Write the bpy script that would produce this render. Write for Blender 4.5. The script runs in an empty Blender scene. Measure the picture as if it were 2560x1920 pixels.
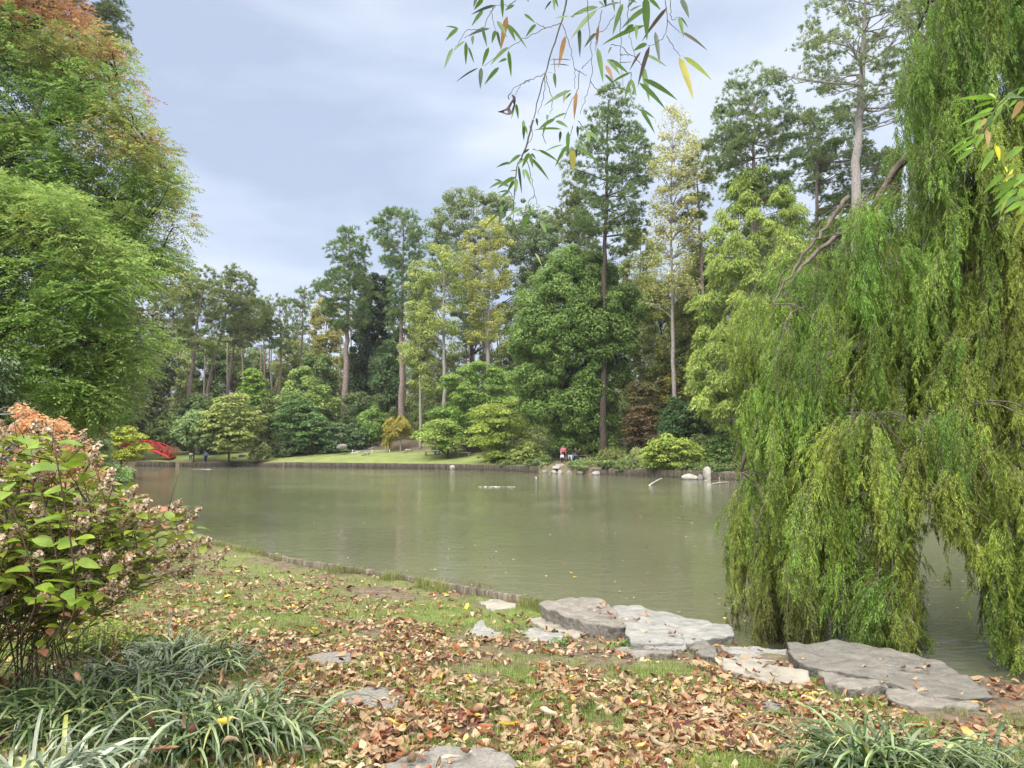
import bpy, math
import numpy as np
from mathutils import Vector
rng = np.random.default_rng(11)
SC = bpy.context.scene
COL = SC.collection
R = math.radians
# ------------------------------------------------------------------ camera
F, CX, CY, PITCH = 1925.0, 1280.0, 960.0, R(4.75)
CAMZ = 1.5
WATER = -0.85
cam_d = bpy.data.cameras.new("camera"); cam = bpy.data.objects.new("camera", cam_d); COL.objects.link(cam)
cam_d.sensor_width = 36; cam_d.lens = F / 2560 * 36; cam_d.clip_start = 0.05; cam_d.clip_end = 3000
cam.location = (0, 0, CAMZ); cam.rotation_euler = (R(90) + PITCH, 0, 0)
SC.camera = cam

def P(px, py, D):
    """world point seen at (px,py) of the 2560 wide photograph, at forward distance y = D"""
    a = (px - CX) / F; b = (CY - py) / F
    y = math.cos(PITCH) - b * math.sin(PITCH); z = math.sin(PITCH) + b * math.cos(PITCH)
    return np.array([a * D / y, D, CAMZ + z * D / y])
def G(px, py, z=WATER):
    a = (px - CX) / F; b = (CY - py) / F
    y = math.cos(PITCH) - b * math.sin(PITCH); zz = math.sin(PITCH) + b * math.cos(PITCH)
    t = (z - CAMZ) / zz
    return np.array([a * t, y * t, z])

# ------------------------------------------------------------------ scene helpers
def tag(o, label=None, cat=None, group=None, kind=None):
    if label: o['label'] = label
    if cat: o['category'] = cat
    if group: o['group'] = group
    if kind: o['kind'] = kind
    return o
def empty(name, loc, label, cat, group=None):
    o = bpy.data.objects.new(name, None); COL.objects.link(o); o.location = tuple(loc); o.empty_display_size = .2
    return tag(o, label, cat, group)
def link(name, me, parent=None):
    o = bpy.data.objects.new(name, me); COL.objects.link(o)
    if parent is not None:
        o.parent = parent
        o.location = tuple(-Vector(parent.location))     # mesh data is in world coordinates
    return o
def mesh_from(name, V, faces, mat, parent=None, col=None, smooth=False, faces3=None):
    """V (n,3); faces (m,k) array of equal sized polygons, faces3 an optional second array"""
    V = np.asarray(V, np.float32); me = bpy.data.meshes.new(name)
    sets = [np.asarray(f, np.int32) for f in (faces, faces3) if f is not None and len(f)]
    nl = sum(f.size for f in sets); nf = sum(len(f) for f in sets)
    me.vertices.add(len(V)); me.vertices.foreach_set('co', V.ravel())
    me.loops.add(nl); me.polygons.add(nf)
    me.loops.foreach_set('vertex_index', np.concatenate([f.ravel() for f in sets]))
    st = []; s = 0
    for f in sets:
        st.append(s + np.arange(len(f)) * f.shape[1]); s += f.size
    me.polygons.foreach_set('loop_start', np.concatenate(st).astype(np.int32))
    if smooth: me.polygons.foreach_set('use_smooth', np.ones(nf, bool))
    me.update(calc_edges=True)
    if col is not None:
        a = me.color_attributes.new('Col', 'FLOAT_COLOR', 'POINT')
        c = np.ones((len(V), 4), np.float32); c[:, :3] = np.clip(col, 0, 1); a.data.foreach_set('color', c.ravel())
    me.materials.append(mat)
    return link(name, me, parent)

class MB:
    """collects many small shapes into one mesh"""
    def __init__(s): s.V = []; s.F4 = []; s.F3 = []; s.C = []; s.n = 0
    def add(s, V, F4=None, F3=None, col=None):
        V = np.asarray(V, float).reshape(-1, 3)
        if F4 is not None and len(F4): s.F4.append(np.asarray(F4) + s.n)
        if F3 is not None and len(F3): s.F3.append(np.asarray(F3) + s.n)
        c = np.empty((len(V), 3)); c[:] = (.5, .5, .5) if col is None else col
        s.V.append(V); s.C.append(c); s.n += len(V)
    def tube(s, pts, rad, n=6, col=None, cap=True):
        pts = np.asarray(pts, float); m = len(pts); rad = np.broadcast_to(np.asarray(rad, float), (m,))
        T = np.gradient(pts, axis=0); T /= np.linalg.norm(T, axis=1)[:, None] + 1e-9
        ref = np.array([.13, .31, .94]) if abs(T[:, 2]).mean() < .8 else np.array([1., .1, 0])
        A = np.cross(T, ref); A /= np.linalg.norm(A, axis=1)[:, None] + 1e-9; B = np.cross(T, A)
        an = np.arange(n) * 2 * math.pi / n
        V = pts[:, None] + rad[:, None, None] * (A[:, None] * np.cos(an)[None, :, None] + B[:, None] * np.sin(an)[None, :, None])
        i = np.arange(m - 1)[:, None] * n; j = np.arange(n)[None]; k = (j + 1) % n
        F = np.stack([i + j, i + k, i + n + k, i + n + j], -1).reshape(-1, 4)
        V = V.reshape(-1, 3); F3 = []
        if cap:
            V = np.vstack([V, pts[:1], pts[-1:]]); b = m * n
            F3 = [(b, (q + 1) % n, q) for q in range(n)] + [(b + 1, (m - 1) * n + q, (m - 1) * n + (q + 1) % n) for q in range(n)]
        s.add(V, F, F3, col)
    def box(s, c, size, rz=0, col=None, rx=0):
        x, y, z = np.array(size) / 2
        V = np.array([(a * x, b * y, d * z) for d in (-1, 1) for a, b in ((-1, -1), (1, -1), (1, 1), (-1, 1))])
        cx_, sx_ = math.cos(rx), math.sin(rx); V = V @ np.array([[1, 0, 0], [0, cx_, sx_], [0, -sx_, cx_]])
        ca, sa = math.cos(rz), math.sin(rz); V = V @ np.array([[ca, sa, 0], [-sa, ca, 0], [0, 0, 1]])
        s.add(V + np.array(c), [(0, 3, 2, 1), (4, 5, 6, 7), (0, 1, 5, 4), (1, 2, 6, 5), (2, 3, 7, 6), (3, 0, 4, 7)], None, col)
    def build(s, name, mat, parent=None, smooth=False):
        V = np.vstack(s.V); F4 = np.vstack(s.F4) if s.F4 else None; F3 = np.vstack(s.F3) if s.F3 else None
        if F4 is None: F4, F3 = F3, None
        return mesh_from(name, V, F4, mat, parent, np.vstack(s.C), smooth, F3)

def unit(v): return v / (np.linalg.norm(v, axis=-1, keepdims=True) + 1e-9)
def rdir(n): return unit(rng.normal(size=(n, 3)))
def curve(pts, n):
    """smooth Catmull-Rom resampling"""
    p = np.asarray(pts, float); p = np.vstack([2 * p[0] - p[1], p, 2 * p[-1] - p[-2]]); out = []
    m = len(p) - 3
    for t in np.linspace(0, m - 1e-6, n):
        i = int(t); f = t - i; a, b, c, d = p[i:i + 4]
        out.append(.5 * ((2 * b) + (-a + c) * f + (2 * a - 5 * b + 4 * c - d) * f * f + (-a + 3 * b - 3 * c + d) * f ** 3))
    return np.array(out)
def vnoise(x, y, s=1.0, seed=0):
    """cheap smooth value noise, array in, about -1..1"""
    x = np.asarray(x) / s + seed * 17.3; y = np.asarray(y) / s + seed * 9.7
    xi = np.floor(x); yi = np.floor(y); fx = x - xi; fy = y - yi; fx = fx * fx * (3 - 2 * fx); fy = fy * fy * (3 - 2 * fy)
    h = lambda a, b: (np.sin(a * 127.1 + b * 311.7 + seed * 3.1) * 43758.5453) % 1.0
    return ((h(xi, yi) * (1 - fx) + h(xi + 1, yi) * fx) * (1 - fy) + (h(xi, yi + 1) * (1 - fx) + h(xi + 1, yi + 1) * fx) * fy) * 2 - 1

# ------------------------------------------------------------------ materials
def nmat(name):
    m = bpy.data.materials.new(name); m.use_nodes = True; nt = m.node_tree; nt.nodes.clear()
    return m, nt, nt.nodes, nt.links
def node(nt, typ, **kw):
    n = nt.nodes.new(typ)
    for k, v in kw.items():
        if k.startswith('i_'): n.inputs[k[2:].replace('_', ' ')].default_value = v
        else: setattr(n, k, v)
    return n
def leaf_mat(name, trans=.32, rough=.5, spec=.35, back=None, var=.25, vscale=3.0):
    m, nt, N, L = nmat(name)
    out = N.new('ShaderNodeOutputMaterial'); at = node(nt, 'ShaderNodeVertexColor', layer_name='Col')
    tc = N.new('ShaderNodeTexCoord'); nz = node(nt, 'ShaderNodeTexNoise'); nz.inputs['Scale'].default_value = vscale
    L.new(tc.outputs['Object'], nz.inputs['Vector'])
    hs = N.new('ShaderNodeHueSaturation'); L.new(at.outputs['Color'], hs.inputs['Color'])
    mr = N.new('ShaderNodeMapRange'); L.new(nz.outputs['Fac'], mr.inputs['Value'])
    mr.inputs['From Min'].default_value = .3; mr.inputs['From Max'].default_value = .7
    mr.inputs['To Min'].default_value = 1 - var; mr.inputs['To Max'].default_value = 1 + var; L.new(mr.outputs[0], hs.inputs['Value'])
    c = hs.outputs['Color']
    if back is not None:
        ge = N.new('ShaderNodeNewGeometry'); mx = node(nt, 'ShaderNodeMix', data_type='RGBA'); mx.inputs[7].default_value = (*back, 1)
        ml = node(nt, 'ShaderNodeMath', operation='MULTIPLY'); ml.inputs[1].default_value = .55
        L.new(ge.outputs['Backfacing'], ml.inputs[0]); L.new(ml.outputs[0], mx.inputs[0]); L.new(c, mx.inputs[6]); c = mx.outputs[2]
    p = N.new('ShaderNodeBsdfPrincipled'); p.inputs['Roughness'].default_value = rough; p.inputs['Specular IOR Level'].default_value = spec
    L.new(c, p.inputs['Base Color'])
    if trans > 0:
        t = N.new('ShaderNodeBsdfTranslucent'); L.new(c, t.inputs['Color']); ms = N.new('ShaderNodeMixShader')
        ms.inputs[0].default_value = trans; L.new(p.outputs[0], ms.inputs[1]); L.new(t.outputs[0], ms.inputs[2]); L.new(ms.outputs[0], out.inputs[0])
    else: L.new(p.outputs[0], out.inputs[0])
    return m
def solid_mat(name, c1, c2, scale=6, rough=.8, bump=.3, stretch=(1, 1, 1), detail=6, spec=.3, attr=False, dist=.02, c3=None):
    m, nt, N, L = nmat(name)
    out = N.new('ShaderNodeOutputMaterial'); tc = N.new('ShaderNodeTexCoord'); mp = N.new('ShaderNodeMapping')
    mp.inputs['Scale'].default_value = stretch; L.new(tc.outputs['Object'], mp.inputs[0])
    nz = node(nt, 'ShaderNodeTexNoise'); nz.inputs['Scale'].default_value = scale; nz.inputs['Detail'].default_value = detail
    nz.inputs['Roughness'].default_value = .65; L.new(mp.outputs[0], nz.inputs['Vector'])
    cr = N.new('ShaderNodeValToRGB'); e = cr.color_ramp.elements; e[0].position = .32; e[0].color = (*c1, 1); e[1].position = .68; e[1].color = (*c2, 1)
    if c3 is not None: k = e.new(.8); k.color = (*c3, 1)
    L.new(nz.outputs['Fac'], cr.inputs[0]); c = cr.outputs[0]
    if attr:
        at = node(nt, 'ShaderNodeVertexColor', layer_name='Col'); mx = node(nt, 'ShaderNodeMix', data_type='RGBA', blend_type='MULTIPLY'); mx.inputs[0].default_value = 1
        L.new(c, mx.inputs[6]); L.new(at.outputs[0], mx.inputs[7]); c = mx.outputs[2]
    p = N.new('ShaderNodeBsdfPrincipled'); p.inputs['Roughness'].default_value = rough; p.inputs['Specular IOR Level'].default_value = spec
    L.new(c, p.inputs['Base Color'])
    n2 = node(nt, 'ShaderNodeTexNoise'); n2.inputs['Scale'].default_value = scale * 3; n2.inputs['Detail'].default_value = 8; L.new(mp.outputs[0], n2.inputs['Vector'])
    bp = N.new('ShaderNodeBump'); bp.inputs['Strength'].default_value = bump; bp.inputs['Distance'].default_value = dist
    L.new(n2.outputs['Fac'], bp.inputs['Height']); L.new(bp.outputs[0], p.inputs['Normal']); L.new(p.outputs[0], out.inputs[0])
    return m
M_LEAF = leaf_mat('leaves', .45)
M_NEEDLE = leaf_mat('needles', .35, .55, .25)
M_GLOSS = leaf_mat('glossy_leaves', .12, .32, .6)
M_NEARLEAF = leaf_mat('near_leaves', .38, .42, .45, vscale=25, var=.2)
M_FROND = leaf_mat('fronds', .4, .55, .25, vscale=1.2, var=.35)
M_BLADE = leaf_mat('blades', .15, .27, .75, vscale=12, var=.25)
M_GRASS = leaf_mat('grass_blades', .45, .6, .2, vscale=2.5, var=.3)
M_LITTER = leaf_mat('fallen_leaf', .12, .6, .3, back=(.43, .325, .19), vscale=18, var=.3)
M_PETAL = leaf_mat('petals', .3, .7, .1, vscale=30, var=.2)
M_BARK = solid_mat('pine_bark', (.13, .09, .075), (.3, .24, .21), 3, .9, .8, (4, 4, .8), attr=False, dist=.05)
M_BARKD = solid_mat('dark_bark', (.028, .022, .017), (.1, .08, .06), 5, .9, .8, (3, 3, 1), dist=.04)
M_BARKG = solid_mat('grey_bark', (.16, .14, .12), (.34, .31, .28), 4, .9, .6, (3, 3, 1), dist=.03)
M_TWIG = solid_mat('twig', (.05, .03, .022), (.14, .085, .06), 20, .8, .2)
M_TWIGP = solid_mat('pale_twig', (.3, .26, .24), (.55, .5, .47), 15, .8, .2)
M_BAMB = solid_mat('bamboo_stem', (.03, .03, .025), (.1, .085, .04), 20, .5, .1)
# ------------------------------------------------------------------ sky and sun
SUN_EL, SUN_AZ = R(43), R(205)      # azimuth from +Y clockwise: behind the camera, slightly left
w = bpy.data.worlds.new("World"); SC.world = w; w.use_nodes = True
nt = w.node_tree; N = nt.nodes; L = nt.links; N.clear()
wo = N.new('ShaderNodeOutputWorld'); bg = N.new('ShaderNodeBackground'); L.new(bg.outputs[0], wo.inputs[0])
sky = N.new('ShaderNodeTexSky'); sky.sky_type = 'NISHITA'; sky.sun_disc = False; sky.sun_elevation = SUN_EL; sky.sun_rotation = SUN_AZ
sky.dust_density = 2.0
tc = N.new('ShaderNodeTexCoord'); sp = N.new('ShaderNodeSeparateXYZ'); L.new(tc.outputs['Generated'], sp.inputs[0])
mp = N.new('ShaderNodeMapping'); mp.inputs['Scale'].default_value = (1.0, 1.0, 3.2); L.new(tc.outputs['Generated'], mp.inputs[0])
mp.inputs['Location'].default_value = (.35, .2, .1)
nz = node(nt, 'ShaderNodeTexNoise'); nz.inputs['Scale'].default_value = 2.3; nz.inputs['Detail'].default_value = 7; nz.inputs['Roughness'].default_value = .48
nz.inputs['Distortion'].default_value = .25
L.new(mp.outputs[0], nz.inputs['Vector'])
cr = N.new('ShaderNodeValToRGB'); e = cr.color_ramp.elements
e[0].position = .4; e[0].color = (2.4, 2.85, 3.75, 1); e[1].position = .62; e[1].color = (3.85, 4.2, 4.85, 1)
k = e.new(.5); k.color = (3.0, 3.45, 4.3, 1)
L.new(nz.outputs['Fac'], cr.inputs[0])
mx = node(nt, 'ShaderNodeMix', data_type='RGBA'); mx.inputs[0].default_value = .9; L.new(sky.outputs[0], mx.inputs[6]); L.new(cr.outputs[0], mx.inputs[7])
# an overcast sky is brighter overhead
mr = N.new('ShaderNodeMapRange'); mr.interpolation_type = 'SMOOTHSTEP'; L.new(sp.outputs[2], mr.inputs['Value'])
mr.inputs['From Min'].default_value = .48; mr.inputs['From Max'].default_value = .95; mr.inputs['To Min'].default_value = 1; mr.inputs['To Max'].default_value = 4.0
# grey-white cloud light overhead: more neutral than the bluish band near the horizon
mz = N.new('ShaderNodeMapRange'); mz.interpolation_type = 'SMOOTHSTEP'; L.new(sp.outputs[2], mz.inputs['Value'])
mz.inputs['From Min'].default_value = .45; mz.inputs['From Max'].default_value = .8; mz.inputs['To Min'].default_value = 0; mz.inputs['To Max'].default_value = .92
mn = node(nt, 'ShaderNodeMix', data_type='RGBA'); L.new(mz.outputs[0], mn.inputs[0]); L.new(mx.outputs[2], mn.inputs[6]); mn.inputs[7].default_value = (3.9, 3.7, 3.35, 1)
vm = node(nt, 'ShaderNodeVectorMath', operation='SCALE'); L.new(mn.outputs[2], vm.inputs[0]); L.new(mr.outputs[0], vm.inputs['Scale'])
# thin cloud glows broadly around the veiled sun, behind the camera
dt = node(nt, 'ShaderNodeVectorMath', operation='DOT_PRODUCT'); L.new(tc.outputs['Generated'], dt.inputs[0])
dt.inputs[1].default_value = (math.sin(SUN_AZ) * math.cos(SUN_EL), math.cos(SUN_AZ) * math.cos(SUN_EL), math.sin(SUN_EL))
mg = N.new('ShaderNodeMapRange'); mg.interpolation_type = 'SMOOTHSTEP'; L.new(dt.outputs['Value'], mg.inputs['Value'])
mg.inputs['From Min'].default_value = .1; mg.inputs['From Max'].default_value = 1; mg.inputs['To Min'].default_value = 1; mg.inputs['To Max'].default_value = 1.9
vg = node(nt, 'ShaderNodeVectorMath', operation='SCALE'); L.new(vm.outputs[0], vg.inputs[0]); L.new(mg.outputs[0], vg.inputs['Scale'])
L.new(vg.outputs[0], bg.inputs[0]); bg.inputs[1].default_value = .1
sd = bpy.data.lights.new('sun', 'SUN'); sd.energy = 1.5; sd.angle = R(20); sd.color = (1, .95, .87)
so = bpy.data.objects.new('sun', sd); COL.objects.link(so)
d = Vector((math.sin(SUN_AZ) * math.cos(SUN_EL), math.cos(SUN_AZ) * math.cos(SUN_EL), math.sin(SUN_EL)))
so.rotation_euler = (-d).to_track_quat('-Z', 'Y').to_euler(); so.location = tuple(d * 60)
SC.view_settings.view_transform = 'Standard'; SC.view_settings.look = 'None'; SC.view_settings.exposure = 1.17; SC.view_settings.gamma = 1
try:
    SC.cycles.max_bounces = 7; SC.cycles.transparent_max_bounces = 4; SC.cycles.diffuse_bounces = 4
except Exception: pass

# ------------------------------------------------------------------ terrain
def upx(px, D):      # fan coordinate of the ray through column px, at distance D (fan origin is 6 m behind the camera)
    return (px - CX) / F * D / (D + 6)
R1 = [(-900, 60), (150, 60), (215, 48), (240, 41), (280, 39), (325, 35), (350, 30), (400, 24), (460, 19.5), (520, 16.6), (640, 14.9), (750, 13.5), (950, 12.2), (1100, 11.3),
      (1250, 10.5), (1350, 10.0), (1550, 9.1), (1700, 8.5), (1850, 8.0), (2100, 7.5), (2350, 7.1), (2560, 6.7), (2900, 6.1), (3600, 5.2), (5200, 4.4)]
R2 = [(-900, 61), (150, 61), (215, 97), (330, 99), (400, 98), (600, 98), (800, 93), (1000, 88), (1150, 84), (1280, 78), (1400, 71), (1560, 66), (1750, 59), (1900, 54), (2150, 50), (2560, 46), (3400, 40), (5200, 30)]
u1 = np.array([upx(p, d) for p, d in R1]); d1 = np.array([d for p, d in R1], float)
u2 = np.array([upx(p, d) for p, d in R2]); d2 = np.array([d for p, d in R2], float)
def r1(u): return np.interp(u, u1, d1)
def r2(u): return np.maximum(np.interp(u, u2, d2), r1(u) + .5)
def sm(t): t = np.clip(t, 0, 1); return t * t * (3 - 2 * t)
def land_z(x, y):
    x = np.asarray(x, float); y = np.asarray(y, float)
    u = x / np.maximum(y + 6, .5); a = r1(u); b = r2(u)
    near = -.5 * sm((y - 2.5) / np.maximum(a - 3.5, 1)) + .025 * vnoise(x, y, .9, 1) + .012 * vnoise(x, y, .3, 2)
    s = y - b
    px = x / np.maximum(y, 1) * F + CX
    right = sm((px - 1150) / 250)
    lawn = -.25 + (.115 * (1 - right) + .075 * right) * np.clip(s, 0, 12) + .27 * np.clip(s - 12, 0, 22) * (1 - .25 * right) + .1 * np.clip(s - 34, 0, 200)
    left = sm((700 - px) / 300)
    lawn = lawn - left * .12 * np.clip(s - 12, 0, 22)
    far = lawn + .12 * vnoise(x, y, 5, 3) * sm(s / 6)
    return np.where(s > 0, far, near)
UU = np.unique(np.concatenate([np.linspace(-1.5, -.62, 60), np.linspace(-.62, .62, 520), np.linspace(.62, 1.5, 60)]))
rows_y = []
for k in np.linspace(0, 1, 10): rows_y.append(('a', -5 + 7.2 * k))
nt_ = 110
Vt = []; 
fr = np.concatenate([np.linspace(0, 1, nt_)])
A1 = r1(UU); B2 = r2(UU)
ring = []
for t in np.linspace(0, 1, 10)[:-1]: ring.append((-5 + 7.0 * t + 0 * UU, 'n'))
for t in np.linspace(0, 1, nt_) ** 1.25: ring.append((2.0 + (A1 - 2.0 - .02) * t, 'n'))
for t in (0, .12, .3, .5, .7, .88, 1): ring.append((A1 + .02 + (B2 - A1 - .04) * t, 'b'))
for t in np.concatenate([np.linspace(0, 1, 40) ** 1.3 * .2, .2 + np.linspace(.03, 1, 30) ** 1.8 * .8]): ring.append((B2 + 260 * t, 'f'))
for i, (yy, kd) in enumerate(ring):
    x = UU * (yy + 6)
    if kd == 'b':
        wide = sm((B2 - A1 - 1) / 3)
        rim = np.where(np.abs(yy - A1) < np.abs(yy - B2), land_z(x, A1 - .01), land_z(x, B2 + .01))
        z = rim * (1 - wide) + (-1.6) * wide
    else:
        z = land_z(x, np.maximum(yy, B2 + 1e-3)) if kd == 'f' else land_z(x, np.minimum(yy, A1))
    Vt.append(np.stack([x, yy, z], 1))
nu = len(UU); nr = len(ring); Vt = np.vstack(Vt)
i = np.arange(nr - 1)[:, None] * nu; j = np.arange(nu - 1)[None]
Ft = np.stack([i + j, i + j + 1, i + nu + j + 1, i + nu + j], -1).reshape(-1, 4)
# vertex tint: how grassy (r), how much bare soil (g), lawn (b)
x, y = Vt[:, 0], Vt[:, 1]; u = x / np.maximum(y + 6, .5); pxv = x / np.maximum(y, .5) * F + CX
s_ = y - r2(u)
grass = np.clip(.55 + .55 * vnoise(x, y, .8, 5) + .35 * vnoise(x, y, .25, 6), 0, 1) * (s_ < 0)
soil = sm((pxv - 1950) / 450) * (y < 7.5) * (s_ < 0)
lawn = sm((pxv - 350) / 40) * (s_ > 0) * (1 - sm((s_ - 11 - 1.5 * vnoise(x, y, 3, 7)) / 2)) * (1 - .8 * sm((pxv - 1230) / 80))
tint = np.stack([grass * (1 - soil), soil, lawn], 1)
m, nt, N, L = nmat('ground')
out = N.new('ShaderNodeOutputMaterial'); at = node(nt, 'ShaderNodeVertexColor', layer_name='Col'); sx = N.new('ShaderNodeSeparateColor'); L.new(at.outputs[0], sx.inputs[0])
tc = N.new('ShaderNodeTexCoord')
def nzc(scale, c1, c2, lo=.35, hi=.65, det=8):
    n = node(nt, 'ShaderNodeTexNoise'); n.inputs['Scale'].default_value = scale; n.inputs['Detail'].default_value = det; n.inputs['Roughness'].default_value = .7
    L.new(tc.outputs['Object'], n.inputs['Vector']); c = N.new('ShaderNodeValToRGB'); e = c.color_ramp.elements
    e[0].position = lo; e[0].color = (*c1, 1); e[1].position = hi; e[1].color = (*c2, 1); L.new(n.outputs['Fac'], c.inputs[0]); return c.outputs[0], n
soilc, n1 = nzc(9, (.06, .042, .03), (.2, .155, .115))
grassc, n2 = nzc(14, (.07, .095, .025), (.2, .24, .075))
lawnc, n3 = nzc(.55, (.125, .16, .05), (.215, .245, .085))
n4 = node(nt, 'ShaderNodeTexNoise'); n4.inputs['Scale'].default_value = 6; n4.inputs['Detail'].default_value = 6; L.new(tc.outputs['Object'], n4.inputs['Vector'])
def mix(a, b, fac):
    q = node(nt, 'ShaderNodeMix', data_type='RGBA'); L.new(a, q.inputs[6]); L.new(b, q.inputs[7]); L.new(fac, q.inputs[0]); return q.outputs[2]
mm = node(nt, 'ShaderNodeMath', operation='MULTIPLY_ADD'); L.new(n4.outputs['Fac'], mm.inputs[0]); mm.inputs[1].default_value = 1.4; mm.inputs[2].default_value = -.7
ad = node(nt, 'ShaderNodeMath', operation='ADD', use_clamp=True); L.new(sx.outputs[0], ad.inputs[0]); L.new(mm.outputs[0], ad.inputs[1])
c = mix(soilc, grassc, ad.outputs[0]); c = mix(c, lawnc, sx.outputs[2])
p = N.new('ShaderNodeBsdfPrincipled'); p.inputs['Roughness'].default_value = .9; p.inputs['Specular IOR Level'].default_value = .15; L.new(c, p.inputs['Base Color'])
bp = N.new('ShaderNodeBump'); bp.inputs['Strength'].default_value = .8; bp.inputs['Distance'].default_value = .03; L.new(n1.outputs['Fac'], bp.inputs['Height']); L.new(bp.outputs[0], p.inputs['Normal'])
L.new(p.outputs[0], out.inputs[0]); M_GROUND = m
g = mesh_from('ground', Vt, Ft, M_GROUND, None, tint, True); tag(g, kind='structure')
# little grassy point on the left shore, with its own stake wall
TIP = [G(205, 1226), G(262, 1217), G(300, 1207), G(322, 1199), G(334, 1193)]
back = [np.array([TIP[-1][0] - 1.2, TIP[-1][1] + 1.5, 0]), np.array([TIP[-1][0] - 12, TIP[-1][1] + 4, 0]), np.array([TIP[-1][0] - 14, 54, 0]), np.array([TIP[0][0] - 11, TIP[0][1] - 1, 0])]
poly = [p_.copy() for p_ in TIP] + back
cen = np.mean(poly, axis=0); rings = []
for f_, z_ in ((1.0, -1.5), (1.0, -.42), (.93, -.36), (.7, -.2), (.35, -.1), (.02, -.05)):
    q = np.array(poly); q = cen + (q - cen) * f_; q[:, 2] = z_; rings.append(q)
n_ = len(poly); Vp = np.vstack(rings); Fp = [(a * n_ + b, a * n_ + (b + 1) % n_, (a + 1) * n_ + (b + 1) % n_, (a + 1) * n_ + b) for a in range(5) for b in range(n_)]
tag(mesh_from('grass_bank', Vp, Fp, M_GROUND, None, np.tile([(.8, 0, .6)], (len(Vp), 1)), True), kind='structure')

# ------------------------------------------------------------------ water
m, nt, N, L = nmat('pond_water')
out = N.new('ShaderNodeOutputMaterial'); tc = N.new('ShaderNodeTexCoord')
p = N.new('ShaderNodeBsdfPrincipled'); p.inputs['Roughness'].default_value = .07; p.inputs['IOR'].default_value = 1.33
na = node(nt, 'ShaderNodeTexNoise'); na.inputs['Scale'].default_value = .12; na.inputs['Detail'].default_value = 3; L.new(tc.outputs['Object'], na.inputs['Vector'])
cr = N.new('ShaderNodeValToRGB'); e = cr.color_ramp.elements; e[0].position = .35; e[0].color = (.102, .106, .064, 1); e[1].position = .65; e[1].color = (.132, .133, .086, 1)
L.new(na.outputs['Fac'], cr.inputs[0]); L.new(cr.outputs[0], p.inputs['Base Color'])
def wav(scale, sy, dist):
    mp = N.new('ShaderNodeMapping'); mp.inputs['Scale'].default_value = (1, sy, 1); L.new(tc.outputs['Object'], mp.inputs[0])
    n = node(nt, 'ShaderNodeTexNoise'); n.inputs['Scale'].default_value = scale; n.inputs['Detail'].default_value = 3; L.new(mp.outputs[0], n.inputs['Vector'])
    b = N.new('ShaderNodeBump'); b.inputs['Distance'].default_value = dist; b.inputs['Strength'].default_value = 1; L.new(n.outputs['Fac'], b.inputs['Height']); return b, n
b1, nA = wav(1.3, 2.4, .018); b2, nB = wav(5, 2.4, .013)
# wind patches: ripples are stronger in bands
pn = node(nt, 'ShaderNodeTexNoise'); pn.inputs['Scale'].default_value = .09; pn.inputs['Detail'].default_value = 2
mp2 = N.new('ShaderNodeMapping'); mp2.inputs['Scale'].default_value = (.6, 1.6, 1); L.new(tc.outputs['Object'], mp2.inputs[0]); L.new(mp2.outputs[0], pn.inputs['Vector'])
mr = N.new('ShaderNodeMapRange'); mr.inputs['From Min'].default_value = .45; mr.inputs['From Max'].default_value = .62; mr.inputs['To Min'].default_value = .12; mr.inputs['To Max'].default_value = 1.0
L.new(pn.outputs['Fac'], mr.inputs['Value']); L.new(mr.outputs[0], b2.inputs['Strength']); L.new(b2.outputs[0], b1.inputs['Normal'])
L.new(b1.outputs[0], p.inputs['Normal']); L.new(p.outputs[0], out.inputs[0]); M_WATER = m
wu = np.linspace(-1.2, 1.5, 900); wr = [np.stack([wu * (yy + 6), yy, np.full(900, WATER)], 1) for yy in (r1(wu) - .5, r1(wu) * .8 + r2(wu) * .2, r1(wu) * .4 + r2(wu) * .6, r2(wu) + .6)]
wv = np.vstack(wr); Fw = [(r * 900 + k, r * 900 + k + 1, r * 900 + 900 + k + 1, r * 900 + 900 + k) for r in range(3) for k in range(899)]
tag(mesh_from('water', wv, Fw, M_WATER), kind='structure')

# ------------------------------------------------------------------ stake edging along the shores
M_STAKE = solid_mat('weathered_stakes', (.075, .062, .045), (.26, .22, .165), 5, .9, .5, (2, 2, .6), attr=True)
def edging(name, label, pts, top, rad, bottom=-1.3):
    pts = np.array(pts); seg = np.linalg.norm(np.diff(pts[:, :2], axis=0), axis=1); L_ = np.concatenate([[0], np.cumsum(seg)])
    b = MB(); d_ = 0
    while d_ < L_[-1]:
        r_ = rad * rng.uniform(.8, 1.15); x_ = np.interp(d_, L_, pts[:, 0]); y_ = np.interp(d_, L_, pts[:, 1])
        t = top + rng.uniform(-.18, .18) * rad + .2 * rad * math.sin(d_ * .9); c_ = rng.uniform(.75, 1.35)
        b.tube([(x_, y_, bottom), (x_, y_, t - .01), (x_, y_, t)], [r_, r_, r_ * .8], 7, np.array([c_, c_, c_]) * (.75 if rad < .05 else .42))
        d_ += r_ * 1.9
    return tag(b.build(name, M_STAKE), label, 'edging', 'upright stake edging round the pond')
def shore(pxs, fn, off=0):
    o = []
    for p_, D_ in pxs: o.append([(p_ - CX) / F * D_, D_, 0])
    o = np.array(o); un = o[:, 0] / (o[:, 1] + 6)
    for q in np.linspace(un[0], un[-1], 60): yield (q * (fn(q) + off + 6), fn(q) + off, 0)
edging('stake_edging', 'weathered stake edging between the near leaf-strewn grass and the water', list(shore([(470, 19), (1480, 9.4)], r1, .03)), -.42, .043)
edging('stake_edging', 'long dark stake edging below the mown lawn on the far shore', list(shore([(715, 95), (1345, 74.5)], r2, -.1)), -.25, .1)
edging('stake_edging', 'pale low stake edging on the far shore in front of the yellowing magnolia', list(shore([(455, 98), (708, 95.4)], r2, -.1)), -.36, .1)
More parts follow.
